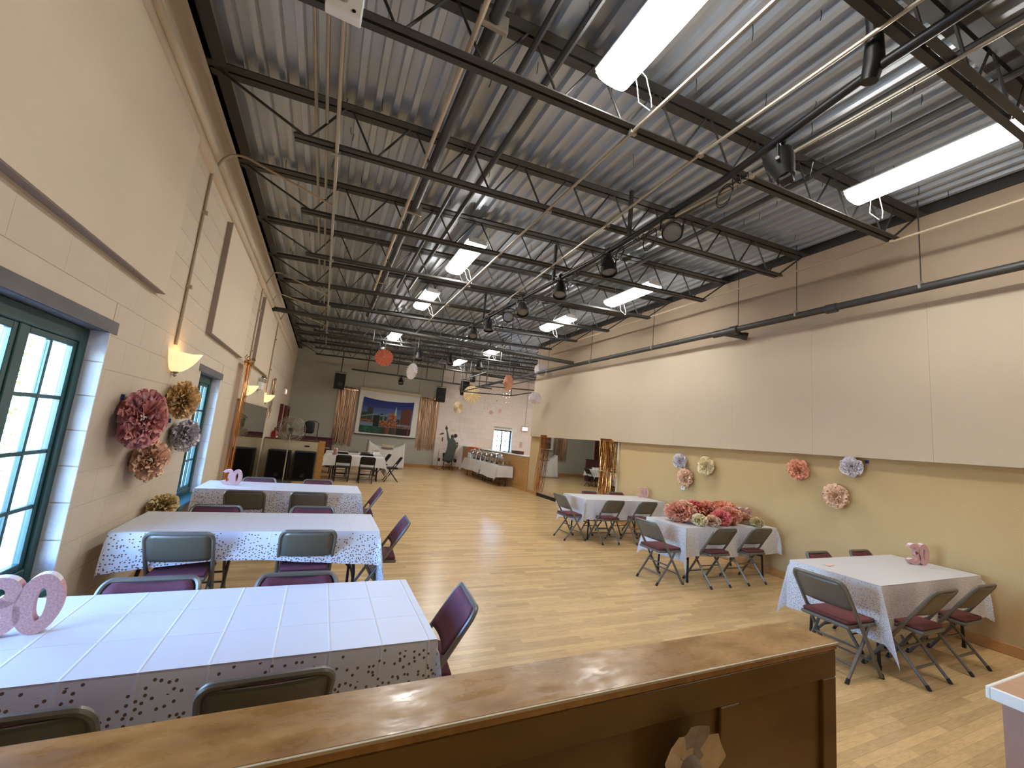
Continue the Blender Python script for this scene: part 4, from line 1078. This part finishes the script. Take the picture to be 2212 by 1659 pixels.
q = MB(); q.lathe([(.0,-.045),(.02,-.04),(.028,-.02),(.0,0)], 12, axis='y'); q.build('flower_centre', fl2, t, smooth=True)

# ------------------------------------------------------------------ far left: low partition, loudspeakers, fan, fittings
t = thing('low_partition','tan low partition with an orange wooden end post before the far tables','partition',(0,13.62,0))
q = MB(); q.box((.02,-.06,0),(1.44,.06,1.1)); q.build('partition_panel', M['cream'], t)
q = MB(); q.box((1.42,-.09,0),(1.6,.09,1.13), bevel=.005); q.build('end_post', M['oak'], t)
q = MB(); q.box((.02,-.09,1.1),(1.44,.09,1.13), bevel=.004); q.build('cap_rail', M['brown'], t)
q = MB(); q.lathe([(.0,-.064),(.05,-.064),(.05,-.058),(0,-.058)], 16, c=(0,0,0), axis='y', m=Matrix.Translation((1.12,0,.95)) @ Matrix.Diagonal((1.6,1,.5,1))); q.build('hand_hole', M['black'], t)
def subwoofer(x, w, lab):
    t = thing('bass_loudspeaker', lab, 'loudspeaker', (x,13.3,0), 0, 'black bass loudspeakers')
    q = MB(); q.box((-w/2,-.2,.02),(w/2,.2,.82), bevel=.015); q.build('cabinet', M['blackp'], t)
    q = MB(); q.box((-w/2+.03,-.212,.05),(w/2-.03,-.2,.79), bevel=.004); q.build('grille', mat('speaker_grille', rgb(5,5,6), .85, spec=.2), t)
    q = MB(); q.lathe([(.0,-.214),(.03,-.222),(.05,-.222),(.05,-.212)], 16, axis='y', c=(0,0,.15)); q.build('badge', M['black'], t)
    for s in (-1,1):
        q = MB(); q.box((s*w/2-.03,-.16,0),(s*w/2+.0 if s>0 else s*w/2+.03,-.1,.02)); q.build('rubber_foot', M['rubber'], t)
subwoofer(.47,.56,'black bass loudspeaker on the floor beside the tall mirror'); subwoofer(1.12,.56,'black bass loudspeaker on the floor next to the orange post')
t = thing('pedestal_fan','grey pedestal fan with a wire cage before the low partition','fan',(.68,12.75,0))
q = MB(); q.lathe([(.0,.04),(.06,.05),(.2,.03),(.24,.012),(.24,0),(0,0)], 28); q.build('fan_base', M['steel'], t, smooth=True)
q = MB(); q.tube([(0,0,.03),(0,0,1.3)], .016, 10); q.build('fan_pole', M['silver'], t)
q = MB(); 
for i in range(40):
    a = 2*PI*i/40; q.tube([(.0+.05*math.cos(a),-.12,1.42+.05*math.sin(a)),(.22*math.cos(a),-.11,1.42+.22*math.sin(a)),(.355*math.cos(a),-.05,1.42+.355*math.sin(a)),(.36*math.cos(a),0,1.42+.36*math.sin(a)),(.3*math.cos(a),.08,1.42+.3*math.sin(a)),(.08*math.cos(a),.1,1.42+.08*math.sin(a))], .0022, 4)
for r_, y in ((.36,0),(.22,-.11),(.3,.08)): q.tube([(r_*math.cos(2*PI*i/40),y,1.42+r_*math.sin(2*PI*i/40)) for i in range(40)], .004, 4, closed=True)
q.build('wire_cage', M['conduit'], t)
bl = mat('grey_fan_blade', rgb(112,102,92), .4)
for k in range(3):
    a0 = 2*PI*k/3-.5; rows = []
    for i in range(6):
        f = .06+.27*i/5; row = []
        for j in range(5):
            a = a0+(.35+.75*i/5)*(j/4-.2); row.append((f*math.cos(a), -.03+.05*(j/4), 1.42+f*math.sin(a)))
        rows.append(row)
    q = MB(); q.sheet(rows); q.build('blade', bl, t, recalc=False)
q = MB(); q.lathe([(.0,-.05),(.05,-.04),(.06,.02),(.085,.1),(.08,.25),(.0,.27)], 16, axis='y', c=(0,0,1.42)); q.build('motor_housing', M['steel'], t, smooth=True)
q = MB(); q.box((-.04,.1,1.2),(.04,.18,1.36), bevel=.01); q.build('tilt_bracket', M['steel'], t)
t = thing('fire_extinguisher','red fire extinguisher hung on the left wall near the fan','fire extinguisher',(.11,14.95,.84))
q = MB(); q.lathe([(.0,0),(.085,.0),(.09,.02),(.09,.38),(.07,.44),(.03,.47),(.0,.47)], 18); q.build('cylinder_body', M['red'], t, smooth=True)
q = MB(); q.box((-.02,-.03,.47),(.02,.03,.54)); q.box((-.01,-.1,.53),(.01,.05,.56)); q.build('valve_handle', M['black'], t)
q = MB(); q.tube([(0,-.04,.5),(.02,-.12,.44),(.02,-.12,.2)], .012, 6); q.build('hose', M['black'], t)
q = MB(); q.box((.05,-.06,.16),(.094,.06,.3), bevel=.01); q.build('paper_label', M['paperw'], t)
t = thing('emergency_light','white emergency light unit with two lamps on the left wall above the mirror','emergency light',(.002,10.75,2.36))
q = MB(); q.box((0,-.17,-.08),(.09,.17,.09), bevel=.01); q.build('unit_body', M['white_m'], t)
for s in (-1,1):
    q = MB(); q.lathe([(.02,-.04),(.06,-.03),(.075,.03),(.06,.05),(.0,.05)], 14, axis='x', c=(.08,s*.1,.16)); q.build('lamp_head', M['silver'], t, smooth=True)
t = bpy.data.objects.new('door_1', None); C.objects.link(t); t['kind'] = 'structure'
q = MB(); q.box((.002,18.45,0),(.045,19.8,2.1)); q.build('door_leaf', M['brown'], t)
q = MB(); q.box((.0,18.3,0),(.09,18.45,2.22)); q.box((.0,19.8,0),(.09,19.95,2.22)); q.box((.0,18.45,2.1),(.09,19.8,2.22)); q.box((.0,16.5,0),(.1,16.75,2.2)); q.build('door_frame', M['maroonpaint'], t)
q = MB(); q.tube([(.045,19.65,1.0),(.1,19.65,1.0),(.1,19.55,1.0)], .014, 8); q.build('door_handle', M['silver'], t)
def exit_sign(loc, rz, lab, letters):
    t = thing('exit_sign', lab, 'exit sign', loc, rz, 'red exit signs')
    q = MB(); q.box((-.19,-.03,-.12),(.19,.03,.12), bevel=.006); q.build('sign_box', M['white_m'], t)
    q = MB(); q.box((-.15,-.034,-.085),(.15,-.03,.085)); q.build('sign_face', M['pink'] if not letters else M['exit'], t)
    c = bpy.data.curves.new('letters', 'FONT'); c.body = 'EXIT'; c.size = .17; c.align_x = 'CENTER'; c.align_y = 'CENTER'; c.extrude = .002
    c.materials.append(M['exit'] if not letters else M['paperw'])
    f = bpy.data.objects.new('f', c); C.objects.link(f); bpy.context.view_layer.update(); me = bpy.data.meshes.new_from_object(f); bpy.data.objects.remove(f); o = link('lettering', me, t); o.location = (0,-.037,0); o.rotation_euler = (PI/2,0,0)
    q = MB(); q.box((-.19,-.035,.12),(.19,.035,.135)); q.build('top_cap', M['steel'], t)
    return t
exit_sign((.035,17.1,2.68), PI/2, 'exit sign flat on the left wall above the brown door', False)
t = exit_sign((11.45,YF-.12,2.38), 0, 'red exit sign hanging before the far white block wall', True)
q = MB(); q.tube([(0,0,.13),(0,0,2.9)], .012, 6); q.build('hanger_stem', M['tanpipe'], t)
t = thing('speaker_stand_bag','black equipment bag hung on a tube stand behind the low partition','equipment bag',(1.05,15.6,0))
q = MB(); q.tube([(-.1,0,0),(-.1,0,1.62),(-.05,0,1.7),(.2,0,1.7),(.27,0,1.62),(.27,0,0)], .014, 8); q.build('tube_stand', M['steel'], t)
q = MB(); q.box((-.16,-.12,1.28),(.16,.1,1.68), bevel=.07, seg=3); q.build('bag_body', M['blackp'], t, smooth='all')
t = thing('upright_piano','dark upright piano by the left wall behind the far tables','piano',(1.1,17.9,0))
q = MB(); q.box((-.8,-.1,.06),(.8,.28,1.08), bevel=.01); q.build('case_body', M['torch'], t)
q = MB(); q.box((-.82,-.14,1.08),(.82,.3,1.11), bevel=.006); q.build('top_lid', M['torch'], t)
q = MB(); q.box((-.8,-.36,.6),(.8,-.1,.72), bevel=.01); q.build('keyboard_shelf', M['torch'], t)
q = MB(); q.box((-.72,-.35,.722),(.72,-.16,.735)); q.build('key_row', M['white_m'], t)
for s in (-1,1):
    q = MB(); q.box((s*.74-.04,-.36,0),(s*.74+.04,-.28,.6), bevel=.01); q.build('leg', M['torch'], t)
    q = MB(); q.box((s*.74-.06,-.36,.0),(s*.74+.06,.28,.06)); q.build('base_block', M['torch'], t)
# small things on the second far table
for i, (x, y, lab) in enumerate(((2.55,15.5,'steel serving tray on the second far table, left'),(2.95,15.5,'steel serving tray on the second far table, middle'))):
    t = thing('serving_tray', lab, 'tray', (x,y,.742), 0, 'serving trays')
    q = MB(); q.box((-.17,-.12,0),(.17,.12,.05), bevel=.015); q.build('tray_pan', M['silver'], t)
    q = MB(); q.tube([(-.05,0,.05),(0,.02,.1),(.05,0,.05)], .006, 6); q.build('serving_handle', M['silver'], t)
t = thing('cutlery_box','white box of dark cutlery on the second far table, right','box',(3.3,15.4,.742))
q = MB(); q.box((-.12,-.1,0),(.12,.1,.09), bevel=.006); q.build('box_body', M['white_m'], t)
for k in range(4):
    q = MB(); q.tube([(-.08+.05*k,0,.05),(-.07+.05*k,.01,.15)], .008, 6); q.build('cutlery_handle', M['black'], t)

# ------------------------------------------------------------------ far wall: screen, print, loudspeakers, draped stand, statue
t = thing('projector_screen','pulled down white projector screen on the far wall','projector screen',(4.2,YF-.1,0))
q = MB(); q.box((-1.39,-.004,1.36),(1.39,0,3.36)); q.build('screen_fabric', M['screen'], t)
q = MB(); q.box((-1.42,-.06,3.36),(1.42,.06,3.5), bevel=.01); q.build('roller_case', M['cream'], t)
q = MB(); q.box((-1.4,-.015,1.33),(1.4,.01,1.36)); q.build('weight_bar', M['black'], t)
for s in (-1,1):
    q = MB(); q.tube([(s*1.3,0,3.5),(s*1.3,0,4.9)], .006, 5); q.build('hanger_cord', M['black'], t)
def skyline(u, v):
    # u across, v up: a night city print with a bridge
    def n(a, b, s=1): return noise.noise(Vector((a*s, b*s, 2.3)))
    hor = .36
    def skyc():
        f = max(0, min(1, (v-hor)/(1-hor))); c = (60+70*(1-f)**2, 80+70*(1-f)**2, 150+25*(1-f)-20*f)
        k = .5+.5*n(u*3, v*9); return tuple(a*(1-.25*k*(1-f)) for a in c) if f < .6 else (28+30*(1-f), 42+50*(1-f), 122)
    c = skyc()
    bl = [(0,.1,.58),(.1,.21,.74),(.22,.3,.5),(.36,.42,.58),(.44,.5,.5),(.52,.6,.56),(.6,.63,.6),(.76,.98,.76),(.84,.95,.8),(.68,.76,.46)]
    for i, (a, b, h) in enumerate(bl):
        if a < u < b and v < h and v > hor-.06:
            lit = (int(u*160)*7+int(v*90)*13) % 5 == 0
            base = (34,46,44) if b < .45 else (104,66,46) if .5 < a < .62 else (86,44,36) if a > .7 else (46,44,44)
            c = (base[0]+40, base[1]+30, base[2]+10) if lit else base
    if abs(u-.655) < .03*(1-(v-.4)/.42)+.004 and .4 < v < .82: c = (170,190,160) if v > .55 else (190,110,60)
    if .53 < u < .64 and .42 < v < .62: c = (172,108,66) if n(u,v,40) > -.1 else (92,62,44)
    cab = .34+.9*(u-.3)**2*1.6 + .16
    if u < .3: cab = .55+.1*(.3-u)/.3*(-1)
    if abs(v-cab) < .014 and u < .55: c = (110,160,110)
    if u < .55 and hor-.02 < v < cab and int(u*90) % 4 == 0 and u < .5: c = tuple(.6*a+.4*b for a, b in zip(c, (90,130,90)))
    if .24 < u < .36 and .18 < v < .52: c = (22,22,24)
    if .03 < v-.28 < .09 and u < .24: c = (170,96,40) if n(u,v,50) > 0 else (70,44,28)
    if .36 < u < .72 and .24 < v < .38: c = (176,106,66) if n(u,v,45) > -.05 else (96,58,38)
    if .36 < u and .2 < v < .26: c = (170,98,62) if n(u,v,60) > 0 else (80,44,32)
    if v < .2:
        k = n(u*16, v*4)
        c = (28,78,58) if u < .42 else (66,62,50) if u < .72 else (40,30,32)
        c = tuple(a*(1+.35*k) for a in c)
        if u > .5 and n(u*30,v*2) > .25: c = (150,70,44)
    return tuple(max(0,min(255,x)) for x in c)
t = tag(thing('city_print','printed fabric of a city skyline and bridge at night, pinned on the screen','fabric print',(4.16,YF-.112,0)))
NX, NZ = 150, 100; vs = []; cols = []
for j in range(NZ+1):
    v = j/NZ
    for i in range(NX+1):
        u = i/NX; x = -1.17+2.34*u; z = 1.43+1.64*v - (.1*math.sin(PI*u)**.8*v**4) ; x += (.03*(v-.5))
        vs.append((x, -.012-.012*math.sin(u*7+v*3)*.5, z)); cols += [*(lin(k) for k in skyline(u, v)), 1.0]
fs = [(j*(NX+1)+i, j*(NX+1)+i+1, (j+1)*(NX+1)+i+1, (j+1)*(NX+1)+i) for j in range(NZ) for i in range(NX)]
me = bpy.data.meshes.new('printed_fabric'); me.from_pydata(vs, [], fs); ca = me.color_attributes.new('print', 'FLOAT_COLOR', 'POINT'); ca.data.foreach_set('color', cols)
pmt = mat('city_print', (1,1,1,1), .7); N = pmt.node_tree.nodes; at = N.new('ShaderNodeAttribute'); at.attribute_name = 'print'; pmt.node_tree.links.new(at.outputs['Color'], N['Principled BSDF'].inputs['Base Color']); me.materials.append(pmt)
o = link('printed_fabric', me, t); s = o.modifiers.new('t','SOLIDIFY'); s.thickness = .003
for x, z in ((-1.16,3.05),(1.19,3.06),(-1.18,1.45),(1.15,1.45)):
    q = MB(); q.box((x-.02,-.022,z-.02),(x+.02,-.016,z+.02)); q.build('tape_corner', M['paperw'], t)
def loudspeaker(x, y, z, rz, lab):
    t = thing('loudspeaker', lab, 'loudspeaker', (x,y,z), rz, 'black loudspeakers hung near the stage')
    q = MB(); q.prism([(-.2,-.34),(.2,-.34),(.2,.34),(-.2,.34)], .36, Matrix.Translation((0,-.18,0))); q.build('cabinet', M['blackp'], t)
    q = MB(); q.box((-.18,-.19,-.32),(.18,-.18,.32), bevel=.004); q.build('grille', mat('grille_cloth', rgb(26,26,26), .7), t)
    q = MB(); q.lathe([(.0,-.196),(.12,-.19),(.13,-.2),(.14,-.19)], 18, axis='y', c=(0,0,-.13)); q.build('woofer_ring', M['black'], t)
    q = MB(); q.tube([(-.22,0,.1),(-.22,0,.42),(.22,0,.42),(.22,0,.1)], .012, 6); q.tube([(0,0,.42),(0,0,zc(x)-z-.02)], .02, 8); q.build('yoke_bracket', M['black'], t)
loudspeaker(1.86,19.5,3.55,.12,'black loudspeaker above the left foil curtain on the far wall')
loudspeaker(6.45,19.5,3.55,-.1,'black loudspeaker right of the screen, over the right foil curtain')
loudspeaker(7.55,19.3,4.02,-.3,'black loudspeaker under the ceiling behind the gold rosette')
# draped stand before the screen
t = thing('draped_stand','white cloth draped over a keyboard stand under the screen, corners peaked','draped stand',(4.12,18.75,0))
q = MB(); rows = []
def dr(s, h):
    x = -.78+1.56*s
    peak = 1.16-.26*math.sin(PI*s)**.6
    return x, peak
for j in range(14):
    row = []
    for i in range(25):
        s = i/24; x, zt = dr(s, 0)
        if j < 5: f = j/4; row.append((x*(1-.03*f), .26-.4*f, zt-.02*f-(.1*f*(1-abs(2*s-1)))))
        else: f = (j-4)/9; z1 = zt-.02-.1*(1-abs(2*s-1)); row.append((x*(.97+.06*f)+.01*math.sin(i*1.3)*f, -.14-.1*f+.02*math.sin(i*.9)*f, z1*(1-f)+.02*f))
    rows.append(row)
q.sheet(rows)
for side in (0,-1):
    e = [r[side] for r in rows[:5]]; sg = -1 if side == 0 else 1
    q.sheet([e]+[[(p[0]+sg*.05*f, p[1], p[2]*(1-f)+.03*f) for p in e] for f in (.3,.6,1)])
o = q.build('draped_cloth', M['wcloth'], t, smooth='all', recalc=False); sd = o.modifiers.new('t','SOLIDIFY'); sd.thickness = .006
for s in (-1,1):
    q = MB(); q.tube([(s*.7,0,0),(s*.7,0,.95)], .03, 8); q.build('stand_leg', M['black'], t)
t = thing('desk_lamp_box','shallow cream tray with a thin rod standing on the draped stand','tray',(4.15,18.62,.865))
q = MB(); q.box((-.25,-.05,.0),(.25,.0,.13), bevel=.006); q.build('tray_panel', M['cream'], t)
q = MB(); q.box((-.25,-.09,-.005),(.25,.0,.012)); q.build('tray_ledge', M['brown'], t)
q = MB(); q.tube([(0,0,.1),(.01,0,.46)], .008, 6); q.build('thin_rod', M['cream'], t)
# robed statue cutout
t = thing('statue_cutout','tall green cardboard cutout of a robed statue raising a torch by the far wall','cutout',(7.2,19.55,0))
out = [(-.28,.42),(-.3,.5),(-.22,.6),(-.2,.75),(-.14,.95),(-.12,1.15),(-.13,1.35),(-.18,1.5),(-.2,1.62),(-.24,1.8),(-.28,1.93),(-.22,1.95),(-.17,1.82),(-.12,1.66),(-.06,1.52),(0,1.5),(.01,1.56),(.0,1.64),(-.02,1.68),(.04,1.68),(.08,1.73),(.12,1.68),(.18,1.69),(.15,1.63),(.16,1.55),(.15,1.5),(.24,1.44),(.29,1.34),(.33,1.22),(.42,1.26),(.4,1.12),(.34,1.02),(.3,.85),(.28,.7),(.28,.55),(.3,.48),(.2,.44),(.1,.36),(.05,.3),(-.06,.36)]
q = MB(); q.prism(out, .012); q.build('robed_figure', M['verdigris'], t)
q = MB(); q.prism([(-.31,1.92),(-.33,2.0),(-.3,2.06),(-.28,2.14),(-.24,2.06),(-.19,2.0),(-.2,1.93)], .012, Matrix.Translation((0,-.002,0))); q.build('torch', M['torch'], t)
q = MB(); q.prism([(.0,1.62),(.02,1.58),(.14,1.58),(.16,1.62)], .006, Matrix.Translation((0,-.006,0))); q.build('crown_band', M['black'], t)
for i, (x, z, w, h, a, m, lab) in enumerate(((6.92,1.7,.24,.08,-.35,'brown','brown paper cutout left of the statue, upper'),(6.79,1.48,.15,.08,-.2,'goldp','olive paper cutout left of the statue, lower'),(6.97,1.43,.06,.24,0,'brown','narrow upright paper cutout left of the statue'),(7.47,1.92,.24,.1,.45,'goldp','slanted yellow paper cutout right of the statue torch'),(7.63,1.66,.2,.2,0,'torch','round dark paper cutout right of the statue'),(7.76,1.29,.11,.11,0,'steel','small grey paper cutout low right of the statue'))):
    q = MB(); pl = [(w/2*math.cos(2*PI*k/12), h/2*math.sin(2*PI*k/12)) for k in range(12)]
    q.prism(pl, .006, Matrix.Rotation(a,4,'Y')); o = q.build('paper_cutout', M[m], None, loc=(x,YF-.014,z)); tag(o, lab, 'paper cutout', 'paper cutouts around the statue')
t = thing('cocktail_stand','thin tall stand with a small glass top beside the statue','stand',(6.62,19.3,0))
q = MB(); q.tube([(0,0,.02),(0,0,.98)], .016, 8); q.build('stand_pole', M['silver'], t)
q = MB(); q.lathe([(0,.98),(.28,.98),(.28,.992),(0,.992)], 24); q.build('glass_top', M['glassbowl'], t)
q = MB(); q.lathe([(0,.03),(.15,.02),(.17,0),(0,0)], 20); q.build('stand_base', M['silver'], t)
for x, lab in ((6.9,'dark outlet plate on the far wall, left of the black chair'),(7.75,'dark outlet plate on the far wall, right of the black chair')):
    t = thing('wall_outlet', lab, 'outlet', (x,YF-.001,.42), 0, 'dark outlets on the far wall')
    q = MB(); q.box((-.07,-.02,-.08),(.07,0,.08), bevel=.005); q.build('cover_plate', M['brown'], t)
    q = MB(); q.box((-.03,-.024,-.04),(.03,-.02,.04)); q.build('socket', M['black'], t)

# ------------------------------------------------------------------ low panelled wall, buffet, orange cloth
t = thing('panelled_low_wall','orange brown panelled low wall behind the buffet','low wall',(8.1,12.9,0))
q = MB(); q.box((0,.0,0),(.14,7.28,1.17)); q.build('wall_core', M['oak'], t)
q = MB(); q.box((-.03,-.08,1.17),(.3,7.28,1.2), bevel=.004); q.build('cap_board', M['stucco'], t)
q = MB(); q.box((-.02,-.08,0),(.02,.16,1.17), bevel=.004); q.build('end_trim', M['base'], t)
for k in range(4):
    q = MB(); q.box((-.008,.3+1.75*k,.14),(.0,.3+1.75*k+1.6,1.12), bevel=.003); q.build('panel', M['oak'], t)
q = MB(); q.box((-.015,.16,0),(.0,7.28,.12)); q.build('base_board', M['base'], t)
mb = MB()
t = tag(thing('orange_cloth','bright orange cloth hung over the low wall at the far end of the buffet','cloth',(8.08,18.5,0)))
q = MB(); q.sheet([[(-.03-.01*math.sin(i*1.5),-.62+1.24*i/10,z) for i in range(11)] for z in (.62,.8,1.0,1.207)]); q.sheet([[(x,-.62+1.24*i/10,1.207) for i in range(11)] for x in (-.03,.2)])
o = q.build('hung_cloth', M['orange'], t, recalc=False); sd = o.modifiers.new('t','SOLIDIFY'); sd.thickness = .005
t = thing('wooden_tray','brown open wooden tray box on top of the low wall','tray',(8.35,14.3,1.2))
q = MB(); q.box((-.12,-.3,0),(-.11,.3,.12)); q.box((.11,-.3,0),(.12,.3,.12)); q.box((-.11,-.3,0),(.11,-.29,.12)); q.box((-.11,.29,0),(.11,.3,.12)); q.box((-.11,-.29,0),(.11,.29,.015)); q.build('tray_body', M['brown'], t)
q = MB(); q.box((-.09,-.25,.015),(.09,.25,.08)); q.build('paper_stack', M['paperw'], t)
DISH = ['nearest','second','third','fourth','fifth','sixth']
def chafer():
    t = thing('chafing_dish','', 'chafing dish')
    q = MB(); q.box((-.17,-.23,.2),(.17,.23,.27), bevel=.02, seg=2); q.build('water_pan', M['silver'], t)
    rows = [[(.165*(1-f*f*.6)*c*1.0, .225*(1-f*f*.6)*s_, .27+.12*math.sin(f*PI/2)) for c, s_ in [(max(-1,min(1,1.3*math.cos(2*PI*k/24))), max(-1,min(1,1.3*math.sin(2*PI*k/24)))) for k in range(25)]] for f in (0,.25,.5,.75,1)]
    q = MB(); q.sheet(rows); q._faces([p for p in rows[-1][:24]], [list(range(24))]); l = q.build('dome_lid', M['silver'], t, smooth='all')
    q = MB(); q.tube([(0,-.06,.385),(0,-.05,.42),(0,.05,.42),(0,.06,.385)], .009, 6); q.build('lid_handle', M['silver'], l)
    for sx in (-1,1):
        for sy in (-1,1):
            q = MB(); q.tube([(sx*.16,sy*.21,.22),(sx*.17,sy*.22,0)], .006, 6); q.build('leg', M['silver'], t)
    q = MB(); q.lathe([(0,0),(.04,0),(.04,.06),(0,.06)], 14); q.build('fuel_can', M['steel'], t)
    return t
CH0 = chafer()
for i in range(6):
    o = CH0 if i == 0 else copy_tree(CH0); o.location = (7.72, 14.75+.53*i, .748); o['label'] = 'steel chafing dish on the buffet, %s from the camera' % DISH[i]; o['group'] = 'chafing dishes on the buffet'
t = thing('foil_pan_stack','open foil pan on a wire rack at the near end of the buffet','pan',(7.72,14.2,.748))
q = MB(); q.box((-.17,-.24,.18),(.17,.24,.2)); q.box((-.19,-.26,.2),(.19,.26,.26), bevel=.01); q.build('foil_pan', M['silver'], t)
for sx in (-1,1):
    q = MB(); q.tube([(sx*.16,-.22,0),(sx*.16,-.22,.2),(sx*.16,.22,.2),(sx*.16,.22,0)], .006, 6); q.build('wire_rack', M['steel'], t)
t = thing('plate_stack','stack of white boxes at the far end of the buffet','box',(7.7,17.55,.755))
q = MB(); q.box((-.16,-.18,0),(.16,.18,.2), bevel=.01); q.build('box_body', M['white_m'], t)
q = MB(); q.box((-.165,-.185,.2),(.165,.185,.23), bevel=.006); q.build('box_lid', M['white_m'], t)
t = thing('wall_notice','pale paper notice on the white block wall beside the far window','paper',(11.35,YF-.002,1.5))
q = MB(); q.box((-.11,-.004,-.17),(.11,0,.17)); q.build('notice_sheet', mat('pale_pink_paper', rgb(226,196,190), .8), t)
q = MB()
for k in range(4): q.box((-.06,-.006,.1-.06*k),(.06,-.004,.12-.06*k))
q.build('printed_line', M['panel_edge'], t)

# ------------------------------------------------------------------ paper rosettes and garlands
def rosette(x, y, z, r, ry, rx, m, lab, zt=None, cone=0.0):
    t = thing('paper_rosette', lab, 'paper rosette', (x,y,z), 0, 'hanging paper rosettes')
    n = 48; q = MB(); A = []; B = []
    rows = []
    for f in (.06,.4,.75,1.0):
        row = []
        for k in range(n+1):
            a = 2*PI*k/n; row.append((r*f*math.cos(a), (.1 if k % 2 else -.1)*f*r - cone*r*(1-f), r*f*math.sin(a)))
        rows.append(row)
    q.sheet(rows); o = q.build('pleated_disc', m, t, recalc=False); o.rotation_euler = (rx,0,ry)
    q = MB(); q.lathe([(0,-.03-cone*r),(r*.1,-.025-cone*r),(r*.1,.02-cone*r),(0,.02-cone*r)], 14, axis='y'); o = q.build('centre_disc', m, t); o.rotation_euler = (rx,0,ry)
    if zt:
        q = MB(); q.tube([(0,0,r),(0,0,zc(x)-z)], .003, 4); q.build('hanging_thread', M['paperw'], t)
rosette(2.75,12,3.68,.245,-.15,0,M['salmonp'],'salmon pleated paper rosette hanging face on under the far lights',4.3)
rosette(3.58,12,3.41,.24,.75,.2,M['paperw'],'white pleated paper rosette hanging turned sideways next to the salmon one',4.3,.35)
rosette(7.19,17,3.53,.38,-.3,.05,M['goldp'],'large gold pleated rosette hanging face on before the far wall',4.2)
rosette(6.67,17.2,2.89,.26,-1.0,.1,M['goldp'],'narrow looking gold rosette below the big gold one',4.2)
rosette(6.67,12,3.52,.26,-1.35,.1,M['peachp'],'peach rosette seen almost edge on beside the black pipe frame',4.2)
rosette(7.8,12,4.12,.22,-.9,.2,M['paperw'],'white rosette hanging against the end of the long wall pipe',4.9,.3)
rosette(7.7,12,3.15,.22,-.8,.5,M['paperw'],'white rosette hanging beside the end edge of the right wall',4.1,.35)
t = thing('confetti_garland','sparse sparkling disc garland hanging before the white block wall','garland',(8.6,17.5,0))
q = MB(); r = random.Random(4)
for k in range(9):
    x = -.6+.15*k; q.tube([(x,0,5.16),(x+.02,0,3.0)], .002, 3)
q.build('thread', M['paperw'], t)
for k in range(9):
    x = -.6+.15*k
    for j in range(6):
        z = 3.05+.2*j+r.uniform(-.06,.06); q = MB(); q.lathe([(0,-.002),(.02,-.002),(.02,.002),(0,.002)], 8, axis='y', c=(x,0,z)); o = q.build('disc', M['foilw'] if r.random() < .5 else M['silver'], t)
t = thing('hexagon_garland','two pinkish paper hexagons on a thread before the white block wall','garland',(8.6,17.3,0))
for x, z in ((-.32,2.86),(.12,2.98)):
    q = MB(); q.lathe([(0,-.004),(.1,-.004),(.1,.004),(0,.004)], 6, axis='y', c=(x,0,z)); q.build('hexagon', mat('dusty_pink', rgb(196,150,142), .8), t)
q = MB(); q.tube([(-.32,0,2.96),(-.2,0,5.16)], .002, 3); q.tube([(.12,0,3.08),(.1,0,5.16)], .002, 3); q.build('thread', M['paperw'], t)
t = thing('string_garland','thin pale string hanging from the small gold rosette to the low wall','string',(0,0,0))
q = MB(); q.tube([(6.75,17.2,2.62),(6.9,17.4,2.0),(7.2,17.8,1.5),(7.6,18.2,1.25)], .006, 5); q.build('cord', M['paperw'], t)
# anything left without a label came from a prototype that was never placed
for o in list(C.objects):
    if o.parent is None and o.get('label') == '': print('UNPLACED', o.name)
